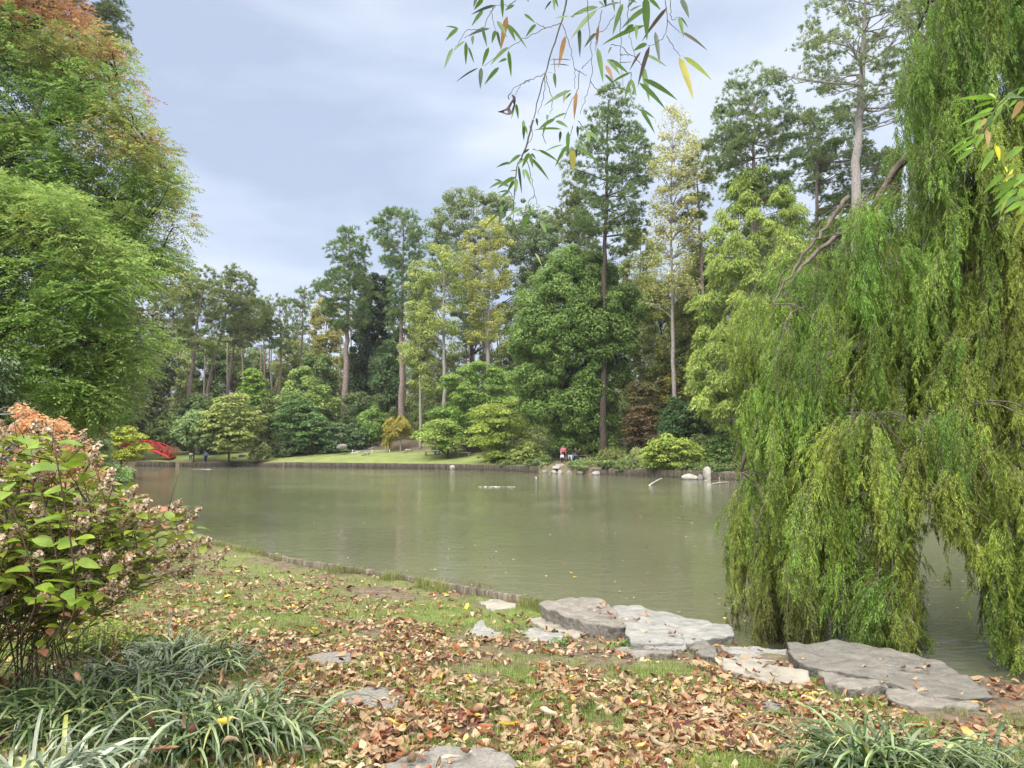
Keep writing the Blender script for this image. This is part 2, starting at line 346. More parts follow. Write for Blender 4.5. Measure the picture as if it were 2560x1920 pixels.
edging('stake_edging', 'dark stub of stake edging left of the pale section, towards the red bridge', list(shore([(345, 99), (440, 98)], r2, -.1)), -.2, .1)
edging('stake_edging', 'dark stake edging beneath the layered yellow-green shrub on the far shore', list(shore([(1545, 66.5), (1900, 54)], r2, -.1)), -.3, .09)
edging('stake_edging', 'dark short stake edging partly veiled by junipers, right of the flat grey rock', list(shore([(1480, 68.7), (1546, 66.4)], r2, -.1)), -.35, .09)
edging('stake_edging', 'curved stake wall round the grassy point on the left shore', TIP, -.36, .1)

# ------------------------------------------------------------------ thin damp air over the pond
hm = bpy.data.materials.new('thin_haze'); hm.use_nodes = True; hn = hm.node_tree; hn.nodes.clear(); ho = hn.nodes.new('ShaderNodeOutputMaterial'); pv = hn.nodes.new('ShaderNodeVolumePrincipled')
pv.inputs['Density'].default_value = .0002; pv.inputs['Color'].default_value = (.93, .96, 1, 1); pv.inputs['Anisotropy'].default_value = .1; hn.links.new(pv.outputs[0], ho.inputs['Volume'])
hb = MB(); hb.box((0, 175, 28), (1500, 460, 90)); hz_ = hb.build('haze', hm); tag(hz_, 'thin pale haze over the pond and trees', 'haze', kind='stuff')
# ------------------------------------------------------------------ foliage
def quads(pos, ax, side, Ln, Wd):
    """rhombus shaped leaves: pos centre, ax long axis, side width axis"""
    Ln = np.broadcast_to(Ln, (len(pos),))[:, None]; Wd = np.broadcast_to(Wd, (len(pos),))[:, None]
    nrm = np.cross(ax, side)
    a = pos - ax * Ln * .5; c = pos + ax * Ln * .5 - nrm * 0
    b = pos + side * Wd * .5 - ax * Ln * .06; d = pos - side * Wd * .5 - ax * Ln * .06
    return np.stack([a, b, c, d], 1).reshape(-1, 3)
def frame(nrm, axhint):
    ax = unit(axhint - nrm * np.sum(nrm * axhint, 1, keepdims=True)); return ax, np.cross(nrm, ax)
def jitter_col(c1, c2, n, k):
    """k = clump index per leaf"""
    c1 = np.array(c1); c2 = np.array(c2); nc = int(k.max()) + 1
    t = np.clip(rng.uniform(0, 1, nc)[k] * .75 + rng.uniform(0, 1, n) * .4 - .05, 0, 1)[:, None]
    c = c1 * (1 - t) + c2 * t
    c = c * np.array([1.62, 1.66, 1.5])
    return c * rng.uniform(.78, 1.22, (n, 1)) * (1 + rng.normal(0, .05, (n, 3)))
def clump_leaves(C, Rr, fz, n, style, Ln, Wd, c1, c2, up=.6):
    """C (m,3) clump centres, Rr (m,) radii, n leaves per clump -> verts, colours"""
    m = len(C); k = np.repeat(np.arange(m), n); N_ = len(k); d = rdir(N_)
    if style == 'needle':
        # tufts of needles: each tuft is a small burst pointing outwards and up
        q = 14; nt = max(1, n // q); kt = np.repeat(np.arange(m), nt); Nt = len(kt); dt = rdir(Nt); dt[:, 2] = np.abs(dt[:, 2]) * rng.choice([1, 1, 1, -.6], Nt)
        tp = C[kt] + dt * (Rr[kt] * rng.uniform(.45, 1.0, Nt))[:, None] * np.array([1, 1, fz])
        out = unit(dt * [1, 1, .6] + [0, 0, .45]); kk = np.repeat(np.arange(Nt), q); N_ = len(kk)
        ax = unit(out[kk] + rdir(N_) * .85); L_ = Ln * rng.uniform(.7, 1.2, N_)
        pos = tp[kk] + ax * L_[:, None] * .5; side = unit(np.cross(ax, rdir(N_)))
        return quads(pos, ax, side, L_, Wd), jitter_col(c1, c2, N_, kt[kk])
    rad = rng.uniform(.25, 1, N_) ** .5
    if style in ('layer', 'droop'): rad = np.sqrt(rng.uniform(0, 1, N_))
    off = d * (Rr[k] * rad)[:, None] * np.array([1, 1, fz])
    if style in ('layer', 'droop'):      # sprays hang over at the rim
        rr = np.hypot(off[:, 0], off[:, 1]) / Rr[k]; off[:, 2] -= rr ** 2 * Rr[k] * (.28 if style == 'layer' else .75)
    pos = C[k] + off
    outw = unit(d * [1, 1, .7])
    if style == 'droop':
        ax = unit(outw * [.8, .8, 0] + [0, 0, -.7] + rdir(N_) * .45); side = unit(np.cross(ax, rdir(N_) + [0, 0, .3]))
    else:
        nrm = unit(outw * .55 + [0, 0, up] + rdir(N_) * .62); ax, side = frame(nrm, outw * [1, 1, 0] + [0, 0, -.35] + rdir(N_) * .5)
    return quads(pos, ax, side, Ln * rng.uniform(.7, 1.25, N_), Wd), jitter_col(c1, c2, N_, k)
def quad_mesh(name, V, col, mat, parent):
    n = len(V) // 4; return mesh_from(name, V, np.arange(n * 4).reshape(-1, 4), mat, parent, np.repeat(col, 4, 0))
STY = {  # leaf length in picture pixels(1024), width ratio, fz, clump radius (m), mat, coverage, clumps per area, up bias
    'leaf': (2.7, .6, .75, 1.15, 'L', .95, 4.2, .6), 'fine': (2.4, .5, .7, .95, 'L', .5, 4.0, .5), 'pine': (4.3, .13, .48, .95, 'N', .5, 3.7, .5),
    'layer': (2.6, .55, .22, 1.35, 'L', .95, 4.6, .9), 'droop': (4.4, .22, .55, 1.25, 'N', .7, 5.0, .3), 'gloss': (3.2, .5, .8, .8, 'G', .9, 4.5, .4), 'sparse': (2.6, .55, .7, .9, 'L', .13, 4.0, .5)}
def sample_profile(prof, n, D, deep=.8, shell=.35, dx=0, lump=.2):
    prof = np.array(prof, float); py = prof[:, 0]; wd = prof[:, 2] - prof[:, 1]
    g_ = np.linspace(py[0], py[-1], 200); w_ = np.interp(g_, py, wd); cdf = np.cumsum(w_); cdf /= cdf[-1]
    s = np.interp(rng.uniform(0, 1, n), cdf, g_); xl = np.interp(s, py, prof[:, 1]); xr = np.interp(s, py, prof[:, 2])
    ph = rng.uniform(0, 2 * math.pi, n); rho = shell + (1 - shell) * np.sqrt(rng.uniform(0, 1, n)); sd_ = rng.integers(0, 999)
    rho = rho * (1.02 + lump * vnoise(ph * 1.3, s / 28., 1.0, sd_)); s = s + lump * 40 * vnoise(ph * 1.3 + 7, s / 60., 1.0, sd_ + 1) * ((s - py[0]) / max(py[-1] - py[0], 1) < .9)
    px = (xl + xr) / 2 + (xr - xl) / 2 * rho * np.cos(ph); rad = (xr - xl) / 2 / F * D
    q = np.array([P(a, b, D) for a, b in zip(px, s)]); q[:, 1] += rad * deep * rho * np.sin(ph)
    return q, rad
def tree(name, label, cat, D, trunk, r0, prof, style, c1, c2, nb=26, Rm=1.0, dens=1.0, cov=1.0, leaf=1.0, bark=None, lump=.2, group='trees round the pond', deep=.8, shell=.35, ground=None, back_mul=1.0, low=False, extra=None):
    """trunk: list of (px,py) from the base up; prof: rows (py, x left, x right) of the crown in photo pixels"""
    lp, wr, fz, cr_, mk, cv, dn, up = STY[style]; cr_ = cr_ * Rm; Ln = lp * leaf * D / 770.; Wd = Ln * wr
    T = np.array([P(a, b, D) for a, b in trunk]); gz = float(land_z(T[0, 0], D)) if ground is None else ground
    root = empty(name, (T[0, 0], D, gz), label, cat, group)
    if T[0, 2] > gz + .05:
        dirn = (T[1] - T[0]) / max(T[1, 2] - T[0, 2], .01); T = np.vstack([T[0] - dirn * (T[0, 2] - gz + .3) * np.array([.3, .3, 1]), T])
    T = curve(T, max(10, len(T) * 4)); n = len(T); T[:, :2] += rng.normal(0, r0 * .12, (n, 2)); T[:, :2] -= 0
    h = np.clip((T[:, 2] - T[0, 2]) / (T[-1, 2] - T[0, 2] + 1e-6), 0, 1); rad = r0 * .82 * (1 - h) ** .8 + .03; rad[0] *= 1.35
    tb = MB(); tb.tube(T, rad, 9)
    prof = np.array(prof, float); area = np.trapezoid(prof[:, 2] - prof[:, 1], prof[:, 0]) / F ** 2 * D * D if hasattr(np, 'trapezoid') else np.trapz(prof[:, 2] - prof[:, 1], prof[:, 0]) / F ** 2 * D * D
    nc = int(np.clip(area / (math.pi * cr_ ** 2 * (fz + .35)) * dn * dens * 1.25, 6, 900))
    inset = prof.copy(); wd = inset[:, 2] - inset[:, 1]; ins = np.minimum(cr_ * .55 / D * F, wd * .25); inset[:, 1] += ins; inset[:, 2] -= ins
    inset[0, 0] += cr_ * fz / D * F * .5; inset[-1, 0] -= cr_ * fz / D * F * (.3 if not low else -.2)
    C, _ = sample_profile(inset, nc, D, deep, shell, lump=lump)
    C[:, 2] = np.maximum(C[:, 2], land_z(C[:, 0], C[:, 1]) + .35)
    Rr = cr_ * rng.uniform(.45, 1.35, nc)
    per = int(np.clip(4 * math.pi * cr_ ** 2 * fz * cv * cov / (Ln * Wd * .5), 24, 900))
    V, col = clump_leaves(C, Rr, fz, per, 'needle' if style == 'pine' else ('layer' if style == 'layer' else 'droop' if style == 'droop' else 'leaf'), Ln, Wd, c1, c2, up)
    if extra is not None: col = extra(V[::4], col)
    # limbs
    pick = rng.permutation(nc)[:nb]
    for i_ in pick:
        c = C[i_]; axd = np.hypot(c[0] - T[:, 0], c[1] - T[:, 1]); drop = {'pine': .12, 'droop': .1}.get(style, .55)
        za = c[2] - drop * np.median(axd) - .2; a_ = int(np.argmin(np.abs(T[:, 2] - za))); a_ = min(a_, n - 2); A = T[a_]; dd = np.linalg.norm(c - A)
        mid = (A + c) / 2 + np.array([0, 0, .12 * dd if style != 'pine' else -.05 * dd]) + rng.normal(0, .05 * dd, 3)
        rr = max(.018, min(rad[a_] * .5, .012 + .016 * dd)); pts = curve([A, mid, c], 6); tb.tube(pts, np.linspace(rr, rr * .3, 6), 5, cap=False)
        for _ in range(3):
            s_ = pts[rng.integers(2, 5)]; e_ = c + rdir(1)[0] * cr_ * [1, 1, fz]; tb.tube([s_, (s_ + e_) / 2 + rng.normal(0, .06 * dd, 3), e_], [rr * .5, rr * .35, rr * .15], 4, cap=False)
    tb.build('trunk', bark or M_BARK, root, True)
    quad_mesh('crown', V, col, {'L': M_LEAF, 'N': M_NEEDLE, 'G': M_GLOSS}[mk], root)
    return root
PINE1, PINE2 = (.075, .1, .035), (.17, .195, .07)
def blob(cx, yt, yb, hw, top=.35, mid=.45, bot=.5):
    """a rounded crown outline"""
    h = yb - yt; return [(yt, cx - hw * top, cx + hw * top), (yt + h * .15, cx - hw * .75, cx + hw * .75), (yt + h * mid, cx - hw, cx + hw), (yt + h * .8, cx - hw * .85, cx + hw * .85), (yb, cx - hw * bot, cx + hw * bot)]
GP = 'pines on the far shore'
# --- pines, left to right
tree('pine_tree', 'leaning brown-trunked pine half hidden behind the dark magnolia', 'pine tree', 112, [(417, 1030), (424, 920), (432, 800), (440, 700)], .3, blob(436, 655, 860, 66), 'pine', PINE1, PINE2, group=GP)
tree('pine_tree', 'tall pine with a long bare trunk curving right, left of the slanting pine', 'pine tree', 110, [(466, 1065), (475, 960), (490, 850), (495, 790), (512, 700), (512, 680)], .42, [(668, 470, 540), (700, 455, 565), (760, 450, 570), (820, 440, 560), (890, 450, 545)], 'pine', PINE1, PINE2, group=GP, dens=1.0)
tree('pine_tree', 'pine with a trunk slanting strongly right behind the bright green tree by the palm', 'pine tree', 116, [(517, 1000), (528, 930), (545, 860), (563, 800), (580, 700), (588, 680)], .36, [(668, 565, 610), (700, 560, 640), (750, 545, 655), (800, 535, 650), (850, 560, 640), (880, 600, 650)], 'pine', (.06, .095, .03), (.16, .17, .06), group=GP)
tree('pine_tree', 'dark-barked pine behind the slanting one, its trunk seen down to the shrubs', 'pine tree', 122, [(568, 1020), (574, 940), (586, 850), (592, 760)], .4, blob(615, 735, 870, 50), 'pine', PINE1, PINE2, group=GP)
tree('pine_tree', 'slim pine with a flat-topped crown in the dip of the tree line', 'pine tree', 124, [(696, 1000), (702, 900), (700, 800), (698, 750)], .32, [(738, 680, 715), (765, 655, 735), (810, 645, 740), (850, 640, 742), (885, 660, 730)], 'pine', PINE1, (.15, .19, .07), group=GP, dens=.85)
tree('pine_tree', 'fork-trunked pine with a thin round crown at the lowest point of the tree line', 'pine tree', 128, [(750, 940), (755, 850), (757, 790), (757, 740)], .28, [(722, 735, 775), (745, 724, 792), (790, 722, 790), (825, 735, 785)], 'pine', PINE1, (.15, .19, .07), group=GP, dens=.7)
tree('pine_tree', 'small dark pine top between the two low flat-topped pines', 'pine tree', 134, [(662, 1000), (660, 860), (660, 770)], .26, blob(660, 745, 850, 30), 'pine', PINE1, PINE2, group=GP)
tree('pine_tree', 'tall dense dark pine with a straight pale trunk above the stepping stones', 'pine tree', 112, [(858, 1080), (866, 900), (869, 800), (873, 700), (873, 600), (872, 585)], .62, [(570, 845, 895), (590, 838, 918), (625, 822, 930), (660, 828, 928), (690, 812, 928), (730, 775, 935), (780, 800, 930), (830, 825, 915)], 'pine', (.055, .095, .035), (.13, .175, .06), group=GP, nb=40, dens=1.25)
tree('pine_tree', 'airy pine with a bare lower trunk beside the yellow-green poplars', 'pine tree', 106, [(1003, 1062), (1005, 950), (1003, 850), (1006, 700), (1010, 560)], .55, [(522, 975, 1025), (545, 935, 1068), (590, 930, 1072), (640, 950, 1060), (700, 955, 1060), (770, 960, 1050), (850, 975, 1035)], 'pine', (.06, .1, .035), (.14, .185, .07), group=GP, nb=40)
tree('pine_tree', 'shorter dark pine leaning on the left flank of the tallest central pine', 'pine tree', 84, [(1446, 1030), (1445, 800), (1446, 640), (1440, 480)], .35, [(425, 1415, 1455), (470, 1392, 1475), (540, 1380, 1490), (600, 1375, 1500), (660, 1400, 1495)], 'pine', PINE1, PINE2, group=GP, nb=40)
tree('pine_tree', 'tallest central pine, its dark trunk standing in front of the big green tree', 'pine tree', 74.5, [(1507, 1048), (1509, 900), (1511, 700), (1514, 560), (1518, 400), (1520, 250)], .42, [(214, 1500, 1545), (240, 1478, 1585), (290, 1470, 1600), (350, 1420, 1615), (420, 1400, 1640), (500, 1440, 1630), (580, 1430, 1620), (650, 1450, 1580)], 'pine', (.06, .1, .035), (.14, .18, .065), group=GP, nb=70, dens=.85, Rm=.85, bark=M_BARKD)
tree('pine_tree', 'ragged pine with clumps of dark needles between the central pine and the broad one', 'pine tree', 74, [(1772, 960), (1762, 800), (1752, 650), (1745, 500), (1738, 400)], .36, [(355, 1730, 1790), (400, 1710, 1800), (480, 1680, 1790), (560, 1690, 1770), (640, 1710, 1780)], 'pine', PINE1, PINE2, group=GP, dens=.75, nb=36)
tree('pine_tree', 'broad dark pine with an egg-shaped crown behind the feathery yellow cypress', 'pine tree', 64, [(1886, 1090), (1886, 800), (1885, 600), (1882, 420), (1885, 250)], .5, [(160, 1850, 1915), (195, 1825, 1960), (260, 1790, 1995), (330, 1775, 2015), (400, 1775, 2020), (470, 1790, 2000), (520, 1820, 1970)], 'pine', (.06, .095, .04), (.15, .19, .075), group=GP, nb=60, dens=1.0)
tree('pine_tree', 'dense mass of pine boughs between the broad pine and the pale-trunked giant', 'pine tree', 68, [(2040, 1050), (2040, 700), (2045, 400), (2050, 320)], .45, [(255, 2020, 2110), (300, 1990, 2180), (380, 1985, 2230), (480, 2010, 2250), (580, 2010, 2240), (700, 2000, 2200)], 'pine', (.06, .095, .04), (.15, .18, .075), group=GP, nb=60, dens=1.2)
tree('pine_tree', 'giant pine with a thick pale grey trunk and spreading limbs left of the weeping cypress', 'pine tree', 56, [(2126, 1040), (2138, 700), (2142, 580), (2140, 420), (2150, 300), (2152, 180), (2162, 60), (2165, -120)], .68, [(-160, 2080, 2300), (0, 2030, 2310), (80, 2010, 2330), (130, 1960, 2360), (170, 1955, 2350), (215, 2040, 2340), (300, 2090, 2300)], 'pine', (.085, .12, .045), (.2, .225, .1), group=GP, nb=60, dens=.62, Rm=.72, bark=M_BARKG)
tree('pine_tree', 'dark pine top rising behind the reddening tree at the upper left', 'pine tree', 36, [(-60, 1050), (0, 500), (100, 250), (180, -60)], .4, [(-160, 60, 270), (-20, 90, 320), (50, 120, 325), (110, 150, 330), (170, 190, 320)], 'pine', (.06, .085, .04), (.14, .16, .08), group=GP, nb=30, dens=1.0, Rm=.7, ground=-.1)

# --- fillers of the middle distance
FL = [(455, 880, 1010, 45, 132, 'fine', (.1, .13, .04), (.22, .24, .08), 'yellowish green tree just right of the dark magnolia, behind the pine trunks'),
 (530, 850, 1000, 48, 136, 'leaf', (.06, .1, .03), (.13, .18, .06), 'mid-green tree between the leaning pine trunks on the left'),
 (640, 870, 1010, 42, 138, 'fine', (.07, .11, .04), (.16, .2, .07), 'soft green tree behind the fan palm, right of the slanting pine'),
 (730, 850, 990, 50, 134, 'fine', (.1, .13, .04), (.22, .23, .07), 'olive tree under the low flat-topped pines'),
 (815, 740, 960, 46, 126, 'fine', (.15, .15, .04), (.3, .27, .09), 'thin orange-tinged tree left of the tall dense dark pine'),
 (790, 880, 1040, 50, 120, 'leaf', (.06, .1, .03), (.13, .18, .055), 'green tree at the left foot of the tall dense dark pine'),
 (610, 780, 960, 60, 142, 'pine', (.07, .1, .04), (.16, .19, .08), 'distant pine crown low behind the slanting pine'),
 (745, 830, 950, 60, 142, 'pine', (.07, .1, .04), (.16, .19, .08), 'distant pine crown low behind the fork-trunked pine'),
 (1060, 700, 960, 50, 122, 'fine', (.1, .13, .045), (.2, .22, .08), 'pale olive tree behind the slim pale poplar'),
 (1290, 760, 1000, 60, 116, 'fine', (.09, .12, .04), (.18, .2, .07), 'dull green tree filling between the golden poplar and the big green tree'),
 (1600, 560, 900, 60, 104, 'fine', (.1, .13, .045), (.22, .23, .08), 'hazy green tree right behind the central pine, with gaps of sky'),
 (1740, 620, 1000, 70, 100, 'fine', (.09, .12, .035), (.19, .2, .07), 'olive green tree far behind the thin airy yellow tree'),
 (1950, 480, 900, 90, 92, 'fine', (.07, .1, .035), (.15, .17, .06), 'green tree between the broad dark pine and the pale-trunked giant, low')]
for cx, yt, yb, hw, D, st_, c1, c2, lab in FL:
    tree('background_tree', lab, 'tree', D, [(cx, yb + 40), (cx, (yt + yb) / 2), (cx + 2, yt + 40)], .25, blob(cx, yt, yb, hw), st_, c1, c2, group='trees of the second row across the pond', nb=24, dens=.9, bark=M_BARK)
# --- broadleaved trees
GT = 'broadleaved trees on the far shore'
tree('evergreen_tree', 'very dark dense evergreen filling the space between the two tall pines', 'evergreen tree', 120, [(945, 1070), (945, 900), (945, 700)], .4, [(690, 905, 985), (780, 880, 1000), (900, 872, 1005), (1000, 865, 1010), (1075, 865, 1010)], 'leaf', (.022, .042, .018), (.045, .075, .028), group=GT, dens=1.2)
tree('green_tree', 'blue-green leafy tree in front of the very dark evergreen', 'tree', 114, [(975, 1060), (978, 960), (980, 880)], .16, blob(965, 850, 1010, 48), 'leaf', (.05, .09, .035), (.1, .15, .06), group=GT)
tree('oak_tree', 'wide grey-green oak behind the poplars, top of the middle tree line', 'oak tree', 124, [(1180, 1000), (1180, 800), (1190, 600)], .5, [(478, 1120, 1200), (505, 1080, 1330), (570, 1065, 1370), (650, 1070, 1380), (760, 1100, 1370), (860, 1140, 1340)], 'fine', (.09, .125, .055), (.17, .2, .09), group=GT, nb=60, dens=.9, bark=M_BARKD)
tree('oak_tree', 'smaller grey-green oak shoulder to the right of the wide oak', 'oak tree', 118, [(1360, 1000), (1360, 800), (1360, 640)], .4, blob(1350, 515, 760, 70), 'fine', (.08, .12, .055), (.15, .19, .09), group=GT, nb=30, bark=M_BARKD)
tree('poplar_tree', 'tall yellow-green poplar on the left of the pair, grey trunk showing', 'poplar tree', 98, [(1110, 1010), (1110, 880), (1108, 760), (1112, 640)], .34, [(605, 1085, 1120), (650, 1060, 1150), (720, 1035, 1170), (790, 1030, 1170), (850, 1040, 1150)], 'fine', (.15, .19, .05), (.28, .31, .09), group=GT, nb=50, dens=.6, cov=.75, bark=M_BARKG)
tree('poplar_tree', 'golden-green poplar with a forked grey trunk just left of the big green tree', 'poplar tree', 100, [(1220, 950), (1220, 860), (1222, 700), (1224, 580)], .4, [(545, 1165, 1270), (585, 1140, 1290), (650, 1120, 1290), (730, 1150, 1275), (800, 1170, 1270), (870, 1165, 1250)], 'fine', (.18, .2, .05), (.31, .3, .09), group=GT, nb=50, dens=.62, cov=.75, bark=M_BARKG)
tree('poplar_tree', 'slim pale poplar with a thin straight trunk beside the airy pine', 'poplar tree', 100, [(1051, 1055), (1050, 900), (1048, 780), (1046, 680)], .22, [(650, 1025, 1065), (700, 1010, 1085), (780, 1010, 1090), (860, 1002, 1090), (930, 1005, 1100), (990, 1020, 1085)], 'fine', (.16, .2, .06), (.28, .31, .11), group=GT, nb=36, dens=.8, bark=M_BARKG)
tree('green_tree', 'huge dense dark green tree standing behind the group at the bench', 'tree', 78, [(1470, 1120), (1468, 1000), (1462, 850), (1455, 700)], .4, [(622, 1400, 1490), (655, 1340, 1540), (720, 1310, 1590), (780, 1285, 1612), (840, 1262, 1610), (900, 1280, 1590), (960, 1275, 1560), (1020, 1290, 1560), (1080, 1370, 1560), (1125, 1380, 1545)], 'leaf', (.075, .125, .028), (.16, .225, .065), group=GT, nb=60, dens=2.1, bark=M_BARKD, Rm=.95, deep=.75, lump=.12)
tree('yellow_tree', 'thin airy tree with sparse yellow leaves and a slender trunk right of the central pine', 'tree', 72, [(1684, 970), (1682, 850), (1680, 700), (1679, 500), (1680, 340)], .24, [(262, 1660, 1715), (320, 1640, 1750), (420, 1615, 1765), (520, 1620, 1760), (650, 1620, 1750), (760, 1600, 1760)], 'sparse', (.22, .23, .09), (.36, .34, .15), group=GT, nb=110, dens=1.1, bark=M_BARKG, Rm=.9)
tree('yellow_tree', 'mottled yellow and green tree behind the reddish maples', 'tree', 80, [(1655, 1010), (1655, 900), (1650, 800)], .22, [(690, 1600, 1760), (760, 1585, 1800), (850, 1590, 1810), (950, 1600, 1800), (1010, 1610, 1780)], 'fine', (.11, .14, .035), (.26, .26, .075), group=GT, nb=60, dens=1.0, bark=M_BARKD)
tree('green_tree', 'olive tree filling the gap behind the feathery yellow cypress', 'tree', 78, [(1772, 1060), (1776, 900), (1780, 800)], .3, [(580, 1740, 1800), (650, 1710, 1850), (760, 1700, 1900), (900, 1720, 1940), (1060, 1740, 1940)], 'fine', (.07, .1, .025), (.17, .19, .05), group=GT, nb=50, dens=1.1, bark=M_BARKG)
tree('cypress_tree', 'feathery yellow-green cypress with drooping plumes and a grey trunk', 'cypress tree', 63, [(1885, 1110), (1886, 900), (1886, 750), (1880, 600), (1880, 450)], .34, [(415, 1860, 1930), (460, 1815, 1985), (540, 1790, 2020), (610, 1745, 2030), (690, 1760, 2040), (760, 1735, 2030), (850, 1745, 2000), (930, 1700, 1960), (1000, 1720, 1920), (1075, 1790, 1860)], 'droop', (.14, .19, .045), (.26, .305, .08), group=GT, nb=60, dens=.95, bark=M_BARKG, Rm=.72, cov=1.0)
tree('hemlock_tree', 'rich green layered tree rising over the yellow-green maple by the lawn', 'tree', 94, [(1180, 1110), (1180, 1050), (1170, 980)], .2, [(905, 1140, 1240), (940, 1100, 1290), (1000, 1085, 1300), (1050, 1070, 1290), (1090, 1060, 1180)], 'layer', (.085, .15, .03), (.18, .26, .06), group=GT, nb=30, dens=1.1, bark=M_BARKD)
tree('maple_tree', 'yellow-green layered maple overhanging the water at the right end of the lawn', 'maple tree', 83, [(1265, 1150), (1260, 1100), (1250, 1060)], .16, [(995, 1220, 1320), (1030, 1180, 1345), (1060, 1165, 1350), (1100, 1160, 1340), (1130, 1180, 1330), (1152, 1225, 1320)], 'layer', (.14, .19, .035), (.27, .31, .07), group=GT, nb=30, dens=1.0, bark=M_BARKD)
tree('maple_tree', 'pale green spreading tree drooping over the stone seat on the lawn', 'maple tree', 90, [(1120, 1130), (1115, 1080), (1110, 1050)], .15, [(1040, 1060, 1150), (1070, 1030, 1170), (1100, 1025, 1165), (1122, 1040, 1150)], 'layer', (.12, .18, .035), (.24, .3, .08), group=GT, nb=24, dens=1.0, bark=M_BARKD, leaf=.9)
tree('weeping_maple', 'small umbrella-shaped weeping maple turning orange at the top of the lawn', 'maple tree', 100, [(1001, 1115), (1000, 1090), (998, 1060)], .1, [(1043, 975, 1010), (1055, 962, 1025), (1075, 955, 1030), (1095, 960, 975), (1115, 963, 975)], 'droop', (.15, .14, .03), (.27, .22, .05), group=GT, nb=10, dens=1.6, bark=M_BARKG, Rm=.5, leaf=.8)
tree('laurel_shrub', 'upright fresh green shrub between the stepping stones and the tall dark pine', 'shrub', 103, [(930, 1100), (930, 1070)], .1, [(1020, 915, 945), (1045, 895, 965), (1075, 895, 965), (1100, 915, 945)], 'leaf', (.09, .15, .035), (.17, .25, .07), group='shrubs on the far shore', nb=10, dens=1.5, Rm=.6)
GB = 'shrubs on the far shore'
def bush(label, D, prof, style, c1, c2, **k):
    cx = (prof[-1][1] + prof[-1][2]) / 2; yb = prof[-1][0]; yt = prof[0][0]
    k.setdefault('Rm', .55); k.setdefault('nb', 10); k.setdefault('dens', 1.6); k.setdefault('low', True)
    nm = k.pop('name', 'shrub')
    return tree(nm, label, nm.replace('_', ' '), D, [(cx, yb), (cx + 2, yb * .6 + yt * .4)], k.pop('r0', .07), prof, style, c1, c2, group=GB, bark=M_BARKD, **k)
bush('wide blue-green shrub mound at the foot of the tall dense dark pine', 103, [(1060, 820, 900), (1080, 790, 925), (1105, 785, 930), (1128, 790, 915)], 'layer', (.045, .08, .035), (.11, .16, .075))
bush('light green leafy small tree left of the tall dense dark pine, middle height', 108, [(912, 735, 770), (950, 715, 800), (1000, 700, 850), (1050, 720, 850)], 'leaf', (.12, .17, .045), (.22, .28, .09), Rm=.9, dens=1.2, name='small_tree', r0=.12)
bush('dark green layered small tree beneath the light green one, reaching down to the lawn edge', 102, [(985, 720, 760), (1010, 690, 790), (1060, 680, 830), (1100, 690, 850), (1125, 720, 840)], 'layer', (.05, .1, .035), (.13, .2, .07), Rm=.75, dens=1.3, name='small_tree', r0=.12)
bush('bright yellow-green leafy tree right behind the fan palm', 112, [(920, 615, 640), (945, 598, 665), (985, 592, 670), (1030, 600, 680), (1080, 610, 690)], 'layer', (.1, .17, .02), (.19, .27, .05), Rm=.7, dens=1.5, name='small_tree', r0=.12)
bush('yellowing magnolia-like tree with pale big leaves right of the standing visitor in blue', 97, [(985, 560, 620), (1010, 525, 640), (1045, 495, 650), (1085, 490, 652), (1108, 510, 640), (1125, 530, 615)], 'layer', (.12, .165, .045), (.3, .31, .11), Rm=.62, dens=1.4, leaf=1.2, name='small_tree', r0=.14)
bush('greyish green spreading tree left of the standing visitor in blue', 98, [(1025, 480, 540), (1050, 455, 560), (1085, 430, 560), (1115, 440, 530)], 'leaf', (.1, .15, .06), (.2, .26, .11), Rm=.65, dens=1.4, name='small_tree', r0=.12)
bush('fine-twigged dull green tree between the red bridge and the greyish green tree', 104, [(1020, 380, 420), (1045, 350, 460), (1080, 345, 465), (1104, 350, 460)], 'fine', (.07, .11, .035), (.17, .21, .075), Rm=.8, dens=2.0, name='small_tree', nb=40, r0=.12, low=False)
bush('loose mid-green shrub filling between the yellowing tree and the layered one', 104, [(1000, 650, 700), (1040, 630, 720), (1100, 625, 720), (1128, 640, 710)], 'fine', (.06, .09, .03), (.15, .18, .06), Rm=.7, dens=1.6)
bush('tall dark green shrub mass left of the fan palm trunk', 106, [(990, 470, 540), (1030, 440, 590), (1090, 430, 600), (1120, 450, 590)], 'leaf', (.045, .08, .03), (.12, .16, .055), Rm=.7, dens=1.4)
bush('green shrub mass behind the upright fresh green shrub', 109, [(985, 860, 960), (1030, 845, 990), (1070, 850, 990), (1100, 870, 970)], 'fine', (.05, .08, .03), (.12, .155, .055), Rm=.7, dens=1.6)
bush('clipped low olive shrub at the left end of the rope fence', 97, [(1112, 650, 672), (1125, 628, 678), (1145, 612, 678)], 'fine', (.07, .09, .03), (.15, .17, .06), Rm=.35, dens=2.2)
bush('dark grass-like shrub bank under the layered small tree, behind the rope fence', 101, [(1100, 690, 730), (1115, 675, 780), (1135, 670, 790)], 'fine', (.045, .07, .03), (.1, .13, .05), Rm=.4, dens=2.2)
bush('brownish green low shrubs right of the rope fence end', 103, [(1108, 760, 810), (1122, 745, 830), (1136, 745, 825)], 'fine', (.06, .075, .03), (.13, .14, .06), Rm=.4, dens=2.0)
bush('rounded bright shrub at the water edge left of the group at the bench', 79, [(1102, 1310, 1345), (1120, 1285, 1372), (1145, 1278, 1375), (1168, 1290, 1365)], 'layer', (.13, .17, .045), (.27, .3, .1), Rm=.42)
bush('yellow-green layered maple shrub leaning over the stake edging left of the white rocks', 63, [(1085, 1650, 1690), (1105, 1615, 1755), (1135, 1600, 1765), (1160, 1598, 1765), (1174, 1640, 1760)], 'layer', (.13, .18, .035), (.27, .31, .075), Rm=.5, dens=1.5)
